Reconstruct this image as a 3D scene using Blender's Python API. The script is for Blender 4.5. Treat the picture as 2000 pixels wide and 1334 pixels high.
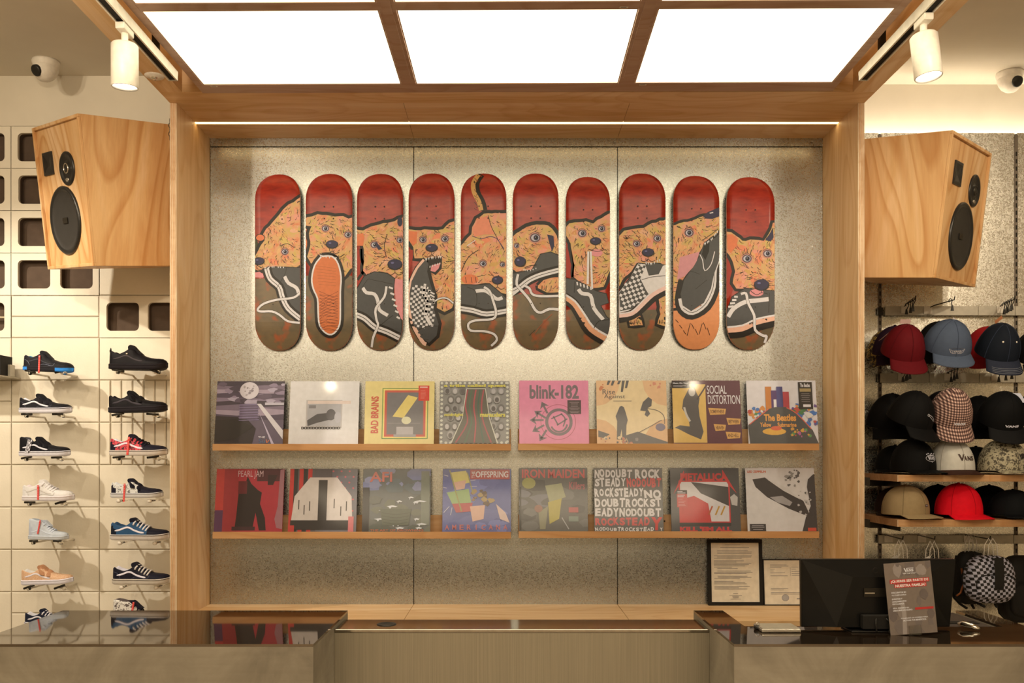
import bpy, math, random
from mathutils import Vector, Matrix, geometry
from math import sin, cos, pi, sqrt, radians
random.seed(7)
for o in list(bpy.data.objects): bpy.data.objects.remove(o)
scene = bpy.context.scene
C = scene.collection
# ---------------------------------------------------------------- camera, world, lights, exposure
F = 1787.0; CX = 990.0; CY = 890.0; EYE = 1.5
cam = bpy.data.cameras.new('camera'); camo = bpy.data.objects.new('camera', cam); C.objects.link(camo)
cam.sensor_width = 36; cam.lens = 36*F/2000; cam.shift_x = (1000-CX)/2000; cam.shift_y = (CY-667)/2000
camo.location = (0, 0, EYE); camo.rotation_euler = (pi/2, 0, 0); scene.camera = camo
cam.clip_start = .05
scene.view_settings.view_transform = 'Standard'; scene.view_settings.look = 'None'
scene.view_settings.gamma = 1; scene.view_settings.exposure = 0.78
world = bpy.data.worlds.new('world'); scene.world = world; world.use_nodes = True
world.node_tree.nodes['Background'].inputs[0].default_value = (.9, .7, .48, 1)
world.node_tree.nodes['Background'].inputs[1].default_value = .05
WARM = (1, .82, .585)
def spot(name, loc, tgt, power, size=60, blend=.5, rad=.03, col=WARM):
    l = bpy.data.lights.new(name, 'SPOT'); l.energy = power; l.spot_size = radians(size); l.spot_blend = blend
    l.shadow_soft_size = rad; l.color = col
    o = bpy.data.objects.new(name, l); C.objects.link(o); o.location = loc
    d = Vector(tgt)-Vector(loc); o.rotation_euler = d.to_track_quat('-Z', 'Y').to_euler(); return o
def area(name, loc, tgt, power, sx, sy, col=WARM):
    l = bpy.data.lights.new(name, 'AREA'); l.energy = power; l.shape = 'RECTANGLE'; l.size = sx; l.size_y = sy; l.color = col
    o = bpy.data.objects.new(name, l); C.objects.link(o); o.location = loc
    d = Vector(tgt)-Vector(loc); o.rotation_euler = d.to_track_quat('-Z', 'Y').to_euler(); return o
PANEL_E = 1.7           # emission of the ceiling light panels
LED_E = 3.4             # emission of the led strips
# unseen ceiling spots: the shoe-wall pair is read from shadows, others are added fill
spot('shop_spot', (-2.95, 2.75, 3.15), (-1.95, 4.3, 1.35), 100, 62, .6, .035, (1, .86, .67))
spot('shop_spot', (-2.7, .9, 3.15), (-2.3, 4.3, 2.95), 42, 62, .9, .06)  # added fill for the upper block wall
spot('shop_spot', (-2.1, 2.2, 3.15), (-1.8, 4.3, 1.2), 22, 60, .7, .04)
spot('shop_spot', (2.5, 1.9, 3.15), (2.05, 4.3, 2.15), 46, 52, .8, .04)  # added fill to brighten the right metal wall
spot('shop_spot', (-2.9, 1.4, 3.15), (-1.9, 3.9, 2.6), 34, 44, .8, .05)  # added fill on the left speaker
spot('shop_spot', (2.9, 1.4, 3.15), (2.0, 3.9, 2.5), 24, 40, .8, .05)  # added fill on the right speaker
# unseen fill spots added at track height to brighten the speakers, without fixtures
spot('track_spotlight_beam', (-1.247, 2.15, 2.70), (-1.62, 3.9, 2.55), 20, 70, .9, .03)
spot('track_spotlight_beam', (1.332, 2.15, 2.70), (1.72, 3.9, 2.5), 16, 70, .9, .03)
# unseen area lights added as broad soft fill for the wall and room
area('shop_ceiling_light', (0, -.1, 3.2), (0, 1.2, 0), 40, 3.4, 1.1)
area('shop_ceiling_light', (0, -2.4, 3.2), (0, -2.4, 0), 95, 4.5, 1.4)

# ---------------------------------------------------------------- materials
def lin(c): return c/12.92 if c <= .04045 else ((c+.055)/1.055)**2.4
def hexl(h): return tuple(lin(int(h[i:i+2], 16)/255) for i in (0, 2, 4))
ILL = hexl('ecdcb6')
def alb(h, k=.86):
    c = hexl(h); l = max(c)*.75; k *= .50+.50*min(1, l/.22)
    return tuple(min(.92, max(.003, a/i*k)) for a, i in zip(c, ILL))
MATS = {}
def newmat(name):
    m = bpy.data.materials.new(name); m.use_nodes = True; nt = m.node_tree
    return m, nt, nt.nodes['Principled BSDF']
def nd(nt, t, **kw):
    n = nt.nodes.new(t)
    for k, v in kw.items():
        if isinstance(k, str) and k.startswith('i_'): n.inputs[k[2:].replace('_', ' ')].default_value = v
        else: setattr(n, k, v)
    return n
def ramp(nt, fac, stops):
    r = nt.nodes.new('ShaderNodeValToRGB'); nt.links.new(fac, r.inputs[0])
    e = r.color_ramp.elements
    while len(e) < len(stops): e.new(.5)
    for q, (p, c) in zip(e, stops): q.position = p; q.color = (*c[:3], 1) if len(c) >= 3 else (c[0],)*3+(1,)
    return r.outputs[0]
def coords(nt, scale=(1, 1, 1), kind='Object', rot=(0, 0, 0)):
    tc = nt.nodes.new('ShaderNodeTexCoord'); mp = nt.nodes.new('ShaderNodeMapping')
    mp.inputs['Scale'].default_value = scale; mp.inputs['Rotation'].default_value = rot
    nt.links.new(tc.outputs[kind], mp.inputs[0]); return mp.outputs[0]
def noise(nt, vec, scale, detail=4, rough=.5, dist=0):
    n = nt.nodes.new('ShaderNodeTexNoise'); nt.links.new(vec, n.inputs['Vector'])
    n.inputs['Scale'].default_value = scale; n.inputs['Detail'].default_value = detail
    n.inputs['Roughness'].default_value = rough; n.inputs['Distortion'].default_value = dist
    return n.outputs['Fac']
def bump(nt, b, fac, strength=.2, dist=.002):
    n = nt.nodes.new('ShaderNodeBump'); n.inputs['Strength'].default_value = strength; n.inputs['Distance'].default_value = dist
    nt.links.new(fac, n.inputs['Height']); nt.links.new(n.outputs[0], b.inputs['Normal'])
def simple(name, rgb, rough=.5, metal=0, spec=.5, var=.08, vs=40, bmp=0, coat=0):
    if name in MATS: return MATS[name]
    m, nt, b = newmat(name)
    v = coords(nt); f = noise(nt, v, vs, 3)
    lo = tuple(c*(1-var) for c in rgb); hi = tuple(min(1, c*(1+var)) for c in rgb)
    nt.links.new(ramp(nt, f, [(.3, lo), (.7, hi)]), b.inputs['Base Color'])
    b.inputs['Roughness'].default_value = rough; b.inputs['Metallic'].default_value = metal
    b.inputs['Specular IOR Level'].default_value = spec; b.inputs['Coat Weight'].default_value = coat
    b.inputs['Coat Roughness'].default_value = .08
    if bmp: bump(nt, b, noise(nt, v, vs*6, 2), bmp, .001)
    MATS[name] = m; return m
def paint(h, gloss=.45, k=.86): return simple('paint_'+h+('' if gloss == .45 else '_g%d' % (gloss*100)), alb(h, k), gloss, 0, .4 if gloss < .5 else .14, .05, 60)
def ink(h): # printed sleeve under clear film; reflection haze is baked into the hex colours
    n = 'print_'+h
    return simple(n, alb(h, .80), .5, 0, .5, .05, 35, 0, .40)
def emit(name, col, s):
    m, nt, b = newmat(name); b.inputs['Base Color'].default_value = (.8, .8, .75, 1)
    b.inputs['Emission Color'].default_value = (*col, 1); b.inputs['Emission Strength'].default_value = s
    MATS[name] = m; return m
def wood(name, axis, c0, c1, c2, sc=1.0, rough=.5):
    m, nt, b = newmat(name)
    s = [9, 9, 9]; s[axis] = .9
    v = coords(nt, tuple(q*sc for q in s))
    f = noise(nt, v, 1.0, 5, .55, .9)
    s2 = [120, 120, 120]; s2[axis] = 3
    g = noise(nt, coords(nt, tuple(s2)), 1.0, 3, .6)
    s3 = [3.2, 3.2, 3.2]; s3[axis] = .8
    # cathedral grain: contour lines of a slow noise
    cn = noise(nt, coords(nt, tuple(q*sc*.8 for q in s3)), 1.3, 1.5, .4, .25)
    mu = nd(nt, 'ShaderNodeMath', operation='MULTIPLY'); nt.links.new(cn, mu.inputs[0]); mu.inputs[1].default_value = 17
    fr_ = nd(nt, 'ShaderNodeMath', operation='FRACT'); nt.links.new(mu.outputs[0], fr_.inputs[0])
    col = ramp(nt, f, [(.3, c0), (.5, c1), (.72, c2)])
    mx = nd(nt, 'ShaderNodeMix', data_type='RGBA', blend_type='MULTIPLY'); mx.inputs[0].default_value = .9 if 'speaker' in name else .45
    nt.links.new(col, mx.inputs[6])
    nt.links.new(ramp(nt, fr_.outputs[0], [(.0, (1, 1, 1)), (.12, (.80, .66, .50)), (.50, (1, 1, 1)), (1, (1, 1, 1))]), mx.inputs[7])
    mg = nd(nt, 'ShaderNodeMix', data_type='RGBA', blend_type='MULTIPLY'); mg.inputs[0].default_value = .5
    nt.links.new(mx.outputs[2], mg.inputs[6]); nt.links.new(ramp(nt, g, [(.3, (.86, .82, .76)), (.6, (1, 1, 1))]), mg.inputs[7])
    nt.links.new(mg.outputs[2], b.inputs['Base Color'])
    b.inputs['Roughness'].default_value = rough; b.inputs['Specular IOR Level'].default_value = .35
    bump(nt, b, g, .12, .0006)
    MATS[name] = m; return m
PLY = (alb('cb9855'), alb('d9ab6b'), alb('e4bd83'))
for ax, nm in enumerate('xyz'): wood('ply_'+nm, ax, *PLY)
wood('ply_speaker', 2, alb('c28848'), alb('d19e5c'), alb('deb276'), .8)
wood('grid_ply', 0, alb('ab8560'), alb('b38e68'), alb('bd9872'))
wood('ledge_wood', 0, alb('b57c42'), alb('c58e52'), alb('d5a56a'))
wood('shelf_wood', 0, alb('a8713f'), alb('c08a50'), alb('d09a60'))
MATS['ply_edge'] = wood('ply_edge', 2, alb('a8804e'), alb('c8a472'), alb('e0c48e'), 3)
def galv(name, base, r0, r1, dark=.5, spang=260, den=.5):
    m, nt, b = newmat(name); v = coords(nt)
    vo = nt.nodes.new('ShaderNodeTexVoronoi'); vo.inputs['Scale'].default_value = spang; nt.links.new(v, vo.inputs['Vector'])
    n1 = noise(nt, coords(nt, (1, 1, 2.2)), 1.6, 3, .6, .2)
    n2 = noise(nt, v, spang*.75, 4, .7)
    ad = nd(nt, 'ShaderNodeMath', operation='MULTIPLY_ADD'); nt.links.new(n1, ad.inputs[0]); ad.inputs[1].default_value = .45; nt.links.new(n2, ad.inputs[2])
    nt.links.new(ramp(nt, ad.outputs[0], [(den+.06, tuple(c*dark for c in base)), (den+.17, base), (1, tuple(min(1, c*1.08) for c in base))]), b.inputs['Base Color'])
    b.inputs['Metallic'].default_value = 1
    sep = nt.nodes.new('ShaderNodeSeparateColor'); nt.links.new(vo.outputs['Color'], sep.inputs[0])
    mr = nt.nodes.new('ShaderNodeMapRange'); nt.links.new(sep.outputs[0], mr.inputs[0]); mr.inputs[3].default_value = r0; mr.inputs[4].default_value = r1
    nt.links.new(mr.outputs[0], b.inputs['Roughness'])
    bump(nt, b, sep.outputs[1], .2, .001)
    MATS[name] = m; return m
galv('galvanised_steel', (.47, .485, .475), .24, .36, .86, 230)
galv('galvanised_wall', (.70, .68, .61), .20, .36, .80, 240, .40)
def concrete():
    m, nt, b = newmat('microcement'); v = coords(nt)
    f = noise(nt, v, 3.5, 8, .62, .6); g = noise(nt, coords(nt, (2, 2, 30)), 3, 4)
    ad = nd(nt, 'ShaderNodeMath', operation='MULTIPLY_ADD'); nt.links.new(f, ad.inputs[0]); ad.inputs[1].default_value = .90
    m2 = nd(nt, 'ShaderNodeMath', operation='MULTIPLY'); nt.links.new(g, m2.inputs[0]); m2.inputs[1].default_value = .10; nt.links.new(m2.outputs[0], ad.inputs[2])
    nt.links.new(ramp(nt, ad.outputs[0], [(.33, (.19, .168, .13)), (.5, (.29, .26, .205)), (.66, (.39, .355, .285))]), b.inputs['Base Color'])
    b.inputs['Roughness'].default_value = .55; bump(nt, b, f, .15, .003); MATS['microcement'] = m
concrete()
def brushed():
    m, nt, b = newmat('brushed_steel')
    g = noise(nt, coords(nt, (160, 160, 1.2)), 3, 3)
    nt.links.new(ramp(nt, g, [(.3, (.40, .40, .36)), (.7, (.49, .49, .44))]), b.inputs['Base Color'])
    b.inputs['Metallic'].default_value = 1; b.inputs['Roughness'].default_value = .34
    b.inputs['Anisotropic'].default_value = .8; bump(nt, b, g, .08, .0004)
    MATS['brushed_steel'] = m
brushed()
def blockpaint():
    m, nt, b = newmat('painted_block'); v = coords(nt)
    f = noise(nt, v, 6, 5, .6); g = noise(nt, v, 90, 4, .65)
    nt.links.new(ramp(nt, f, [(.3, (.72, .675, .57)), (.7, (.79, .745, .64))]), b.inputs['Base Color'])
    b.inputs['Roughness'].default_value = .6; bump(nt, b, g, .35, .002); MATS['painted_block'] = m
blockpaint()
simple('plaster', (.72, .675, .58), .8, 0, .2, .03, 8, .05)
simple('ceiling_paint', (.70, .655, .56), .85, 0, .2, .03, 5, .03)
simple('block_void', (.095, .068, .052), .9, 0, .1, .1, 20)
simple('joint_dark', (.12, .095, .06), .9)
simple('groove', (.42, .36, .26), .9)
simple('floor_cement', (.44, .36, .27), .45, 0, .4, .15, 3)
simple('black_plastic', (.012, .012, .012), .35, 0, .5)
simple('monitor_black', (.006, .006, .006), .3, 0, .25)
simple('black_matte', (.012, .011, .010), .75, 0, .3, .1, 120, .2)
simple('black_cone', (.02, .018, .016), .6)
simple('white_metal', (.78, .74, .66), .4)
simple('white_plastic', (.75, .71, .64), .45)
simple('grey_rail', (.46, .43, .36), .45, .3)
simple('dark_metal', (.03, .026, .02), .4, .6)
simple('chrome', (.75, .72, .66), .15, 1)
simple('upright_metal', (.16, .13, .10), .5, .3)
simple('dark_gap', (.01, .009, .007), .9)
simple('paper', (.74, .69, .60), .75)
simple('polished_steel', (.34, .32, .28), .10, 1)
simple('silver', (.62, .60, .55), .25, .9)
def glasstop():
    m, nt, b = newmat('dark_glass')
    b.inputs['Base Color'].default_value = (.018, .012, .008, 1); b.inputs['Roughness'].default_value = .035
    b.inputs['IOR'].default_value = 2.7; b.inputs['Specular IOR Level'].default_value = .5
    b.inputs['Specular Tint'].default_value = (1, .9, .78, 1)
    v = coords(nt); bump(nt, b, noise(nt, v, 4, 2), .006, .002); MATS['dark_glass'] = m
glasstop()
def clear(name, col, a):
    m, nt, b = newmat(name); b.inputs['Base Color'].default_value = (*col, 1); b.inputs['Roughness'].default_value = .05
    b.inputs['Transmission Weight'].default_value = a; b.inputs['IOR'].default_value = 1.45; MATS[name] = m
clear('clear_acrylic', (.95, .95, .92), 1.0)
emit('panel_light', (1, .88, .60), PANEL_E)
emit('led_light', (1, .72, .34), LED_E)
emit('cove_led', (1, .83, .62), 10.0)
emit('lamp_face', (1, .93, .78), 4.0)
M = MATS

# ---------------------------------------------------------------- geometry helpers
MW = {}
def thing(name, label, cat, loc=(0, 0, 0), rot=(0, 0, 0), group=None, kind=None, scale=1):
    o = bpy.data.objects.new(name, None); C.objects.link(o); o.empty_display_size = .05
    o.location = loc; o.rotation_euler = rot; o.scale = (scale,)*3
    MW[o.name] = Matrix.LocRotScale(Vector(loc), o.rotation_euler.copy(), Vector((scale,)*3))
    return tag(o, label, cat, group, kind)
def tag(o, label=None, cat=None, group=None, kind=None):
    if label: o['label'] = label
    if cat: o['category'] = cat
    if group: o['group'] = group
    if kind: o['kind'] = kind
    return o
class MB:
    def __init__(s): s.v = []; s.f = []; s.m = []; s.s = []
    def face(s, pts, m=0, sm=False):
        b = len(s.v); s.v += [tuple(p) for p in pts]; s.f.append(list(range(b, b+len(pts)))); s.m.append(m); s.s.append(sm)
    def hexa(s, p, m=0):  # 8 points: bottom 4 ccw, top 4 ccw
        b = len(s.v); s.v += [tuple(q) for q in p]
        for f in ((3, 2, 1, 0), (4, 5, 6, 7), (0, 1, 5, 4), (1, 2, 6, 5), (2, 3, 7, 6), (3, 0, 4, 7)):
            s.f.append([b+i for i in f]); s.m.append(m); s.s.append(False)
        return s
    def box(s, x0, x1, y0, y1, z0, z1, m=0):
        return s.hexa([(x0, y0, z0), (x1, y0, z0), (x1, y1, z0), (x0, y1, z0), (x0, y0, z1), (x1, y0, z1), (x1, y1, z1), (x0, y1, z1)], m)
    def obox(s, o, a, b_, c, m=0):
        o = Vector(o); a = Vector(a); b_ = Vector(b_); c = Vector(c)
        return s.hexa([o, o+a, o+a+b_, o+b_, o+c, o+a+c, o+a+b_+c, o+b_+c], m)
    def grid(s, rows, m=0, sm=True, closed=False, mf=None):
        b = len(s.v); n = len(rows[0])
        for r in rows: s.v += [tuple(p) for p in r]
        for i in range(len(rows)-1):
            for j in range(n if closed else n-1):
                k = (j+1) % n
                s.f.append([b+i*n+j, b+i*n+k, b+(i+1)*n+k, b+(i+1)*n+j]); s.m.append(mf(i, j) if mf else m); s.s.append(sm)
        return s
    def tube(s, pts, r, n=8, m=0, caps=True):
        pts = [Vector(p) for p in pts]; rows = []
        up = None
        for i, p in enumerate(pts):
            t = (pts[min(i+1, len(pts)-1)]-pts[max(i-1, 0)]).normalized()
            if up is None:
                up = Vector((0, 0, 1)) if abs(t.z) < .9 else Vector((1, 0, 0))
            a = t.cross(up).normalized(); up = a.cross(t).normalized()
            rr = r[i] if isinstance(r, (list, tuple)) else r
            rows.append([p+a*rr*cos(2*pi*j/n)+up*rr*sin(2*pi*j/n) for j in range(n)])
        s.grid(rows, m, True, True)
        if caps: s.face(rows[0][::-1], m); s.face(rows[-1], m)
        return s
    def lathe(s, prof, n=24, mx=None, m=0, mf=None):
        rows = [[(mx @ Vector((r*cos(2*pi*j/n), r*sin(2*pi*j/n), z)) if mx else Vector((r*cos(2*pi*j/n), r*sin(2*pi*j/n), z))) for j in range(n)] for r, z in prof]
        return s.grid(rows, m, True, True, (lambda i, j: mf(i)) if mf else None)
    def prism(s, poly, fn, w0, w1, m=0, side=None):
        a = [fn(u, v, w0) for u, v in poly]; b_ = [fn(u, v, w1) for u, v in poly]
        for tri in geometry.tessellate_polygon([[Vector((u, v, 0)) for u, v in poly]]):
            s.face([a[i] for i in tri], m); s.face([b_[i] for i in reversed(tri)], m)
        for i in range(len(poly)):
            k = (i+1) % len(poly); s.face([a[i], b_[i], b_[k], a[k]], m if side is None else side)
        return s
    def build(s, name, mats, parent=None, bevel=0, world=False, seg=2, weld=False):
        me = bpy.data.meshes.new(name)
        v = s.v
        if world and parent is not None:
            inv = MW[parent.name].inverted(); v = [tuple(inv @ Vector(p)) for p in v]
        me.from_pydata(v, [], s.f)
        if not isinstance(mats, (list, tuple)): mats = [mats]
        for m in mats: me.materials.append(M[m] if isinstance(m, str) else m)
        me.polygons.foreach_set('material_index', s.m); me.polygons.foreach_set('use_smooth', s.s)
        me.update()
        o = bpy.data.objects.new(name, me); C.objects.link(o)
        if parent is not None: o.parent = parent
        if weld or any(s.s):
            md = o.modifiers.new('weld', 'WELD'); md.merge_threshold = .00002
        if bevel:
            md = o.modifiers.new('bevel', 'BEVEL'); md.width = bevel; md.segments = seg; md.limit_method = 'ANGLE'; md.angle_limit = radians(40)
        return o
def P(x, y, d): return Vector(((x-CX)*d/F, d, EYE-(y-CY)*d/F))
def copy_tree(o, parent=None):
    c = o.copy(); C.objects.link(c); c.parent = parent
    if o.name in MW: MW[c.name] = MW[o.name]
    for ch in list(o.children): copy_tree(ch, c)
    return c
def clip_half(poly, a, b_, c):  # keep a*x+b*y<=c
    out = []
    for i in range(len(poly)):
        p, q = poly[i], poly[(i+1) % len(poly)]
        dp, dq = a*p[0]+b_*p[1]-c, a*q[0]+b_*q[1]-c
        if dp <= 0: out.append(p)
        if (dp < 0 < dq) or (dq < 0 < dp):
            t = dp/(dp-dq); out.append((p[0]+(q[0]-p[0])*t, p[1]+(q[1]-p[1])*t))
    return out
def area2(p): return sum(p[i][0]*p[(i+1) % len(p)][1]-p[(i+1) % len(p)][0]*p[i][1] for i in range(len(p)))/2
def clip_convex(poly, cl):
    n = len(cl)
    for i in range(n):
        if len(poly) < 3: return []
        (x0, y0), (x1, y1) = cl[i], cl[(i+1) % n]
        a, b_ = (y1-y0), -(x1-x0)
        poly = clip_half(poly, a, b_, a*x0+b_*y0)
    return poly if len(poly) > 2 else []
def inside(p, poly):
    r = False; n = len(poly)
    for i in range(n):
        a, b_ = poly[i], poly[i-1]
        if (a[1] > p[1]) != (b_[1] > p[1]) and p[0] < (b_[0]-a[0])*(p[1]-a[1])/(b_[1]-a[1])+a[0]: r = not r
    return r
def ell(cx, cy, rx, ry, n=14, a0=0, a1=2*pi): return [(cx+rx*cos(a0+(a1-a0)*i/(n if a1-a0 > 6.2 else n-1)), cy+ry*sin(a0+(a1-a0)*i/(n if a1-a0 > 6.2 else n-1))) for i in range(n)]
def smooth(pts, n=4):
    if len(pts) < 3: return pts
    out = []
    for i in range(len(pts)-1):
        p0 = pts[max(i-1, 0)]; p1 = pts[i]; p2 = pts[i+1]; p3 = pts[min(i+2, len(pts)-1)]
        for k in range(n):
            t = k/n
            out.append(tuple(.5*(2*b_+(c-a)*t+(2*a-5*b_+4*c-d)*t*t+(3*b_-a-3*c+d)*t**3) for a, b_, c, d in zip(p0, p1, p2, p3)))
    return out+[tuple(pts[-1])]
TXT = {}
def text_tris(s, bold=0.0):
    key = (s, bold)
    if key in TXT: return TXT[key]
    cu = bpy.data.curves.new('t', 'FONT'); cu.body = s; cu.size = 1; cu.offset = bold; cu.resolution_u = 3
    ob = bpy.data.objects.new('t', cu); C.objects.link(ob); me = ob.to_mesh()
    pts = [(v.co.x, v.co.y) for v in me.vertices]; fs = [list(p.vertices) for p in me.polygons]
    ob.to_mesh_clear(); bpy.data.objects.remove(ob); bpy.data.curves.remove(cu)
    x0 = min(p[0] for p in pts); x1 = max(p[0] for p in pts); y0 = min(p[1] for p in pts); y1 = max(p[1] for p in pts)
    pts = [((x-x0)/(x1-x0), 1-(y-y0)/(y1-y0)) for x, y in pts]
    TXT[key] = (pts, fs); return TXT[key]
class Art:
    """flat marks on a surface; art coordinates (x right, y down) -> xf -> (u, v) metres -> fn(u, v, height)"""
    def __init__(s, xf, fn, clips, dz=.00018):
        s.xf = xf; s.fn = fn; s.clips = clips; s.layer = 0; s.last = None; s.mb = MB(); s.mats = []; s.dz = dz
    def _m(s, mat):
        if mat != s.last: s.layer += 1; s.last = mat
        if mat not in s.mats: s.mats.append(mat)
        return s.mats.index(mat)
    def _put(s, uv, mi):
        if area2(uv) < 0: uv = uv[::-1]
        for cl in s.clips:
            q = clip_convex(uv, cl)
            if len(q) < 3 or abs(area2(q)) < 1e-9: continue
            w = s.layer*s.dz
            if len(q) == 3: s.mb.face([s.fn(u, v, w) for u, v in q], mi); continue
            for tri in geometry.tessellate_polygon([[Vector((u, v, 0)) for u, v in q]]):
                s.mb.face([s.fn(*q[i], w) for i in tri], mi)
    def poly(s, pts, mat, same=False):
        if not same: s.last = None
        s._put([s.xf(*p) for p in pts], s._m(mat)); return s
    def rect(s, x0, y0, x1, y1, mat): return s.poly([(x0, y0), (x1, y0), (x1, y1), (x0, y1)], mat)
    def line(s, pts, w, mat, sm=True, closed=False):
        mi = s._m(mat); pts = list(pts)
        if closed: pts = pts+[pts[0]]
        if sm and len(pts) > 2: pts = smooth(pts, 3)
        n = len(pts); L = []; R = []
        for i in range(n):
            a = pts[max(i-1, 0)]; b_ = pts[min(i+1, n-1)]
            dx, dy = b_[0]-a[0], b_[1]-a[1]; l = sqrt(dx*dx+dy*dy) or 1
            ww = (w(i/(n-1)) if callable(w) else w)/2
            L.append((pts[i][0]-dy/l*ww, pts[i][1]+dx/l*ww)); R.append((pts[i][0]+dy/l*ww, pts[i][1]-dx/l*ww))
        for i in range(n-1):
            q = [s.xf(*p) for p in (L[i], L[i+1], R[i+1], R[i])]
            s._put(q[:3], mi); s._put([q[0], q[2], q[3]], mi)
        return s
    def text(s, t, box, mat, bold=.0, rot=False, shear=0):
        pts, fs = text_tris(t, bold); mi = s._m(mat); x0, y0, x1, y1 = box
        if t in ('I', '1', '-') and not rot: m_ = (x0+x1)/2; w_ = (x1-x0)*.14; x0, x1 = m_-w_, m_+w_
        def mp(p):
            x, y = p
            if rot: x, y = y, 1-x
            return s.xf(x0+(x1-x0)*x+shear*(1-y), y0+(y1-y0)*y)
        q = [mp(p) for p in pts]
        for f in fs: s._put([q[i] for i in f], mi)
        return s
    def build(s, name, parent):
        mats = [(m if m in M else paint(m).name) for m in s.mats]
        return s.mb.build(name, mats or ['paper'], parent)
# ---------------------------------------------------------------- room shell
DW = 4.30; ZC = 3.285
def st(name, mb, mats, **k):
    o = mb.build(name, mats, **k); o['kind'] = 'structure'; return o
st('floor', MB().box(-4.2, 4.2, -4.5, 4.6, -.1, 0), 'floor_cement')
st('ceiling', MB().box(-4.2, 4.2, -4.5, 4.6, ZC, ZC+.1), 'ceiling_paint')
st('wall_left', MB().box(-4.3, -4.2, -4.5, 4.6, 0, ZC), 'plaster')
st('wall_right', MB().box(4.2, 4.3, -4.5, 4.6, 0, ZC), 'plaster')
st('wall_front', MB().box(-4.2, 4.2, -4.6, -4.5, 0, ZC), 'plaster')
st('wall_back', MB().box(-4.2, -1.33, DW+.09, DW+.2, 0, ZC).box(-1.36, 1.5, DW+.05, DW+.2, 0, ZC).box(1.5, 4.2, DW+.1, DW+.2, 0, ZC), 'plaster')
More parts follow.
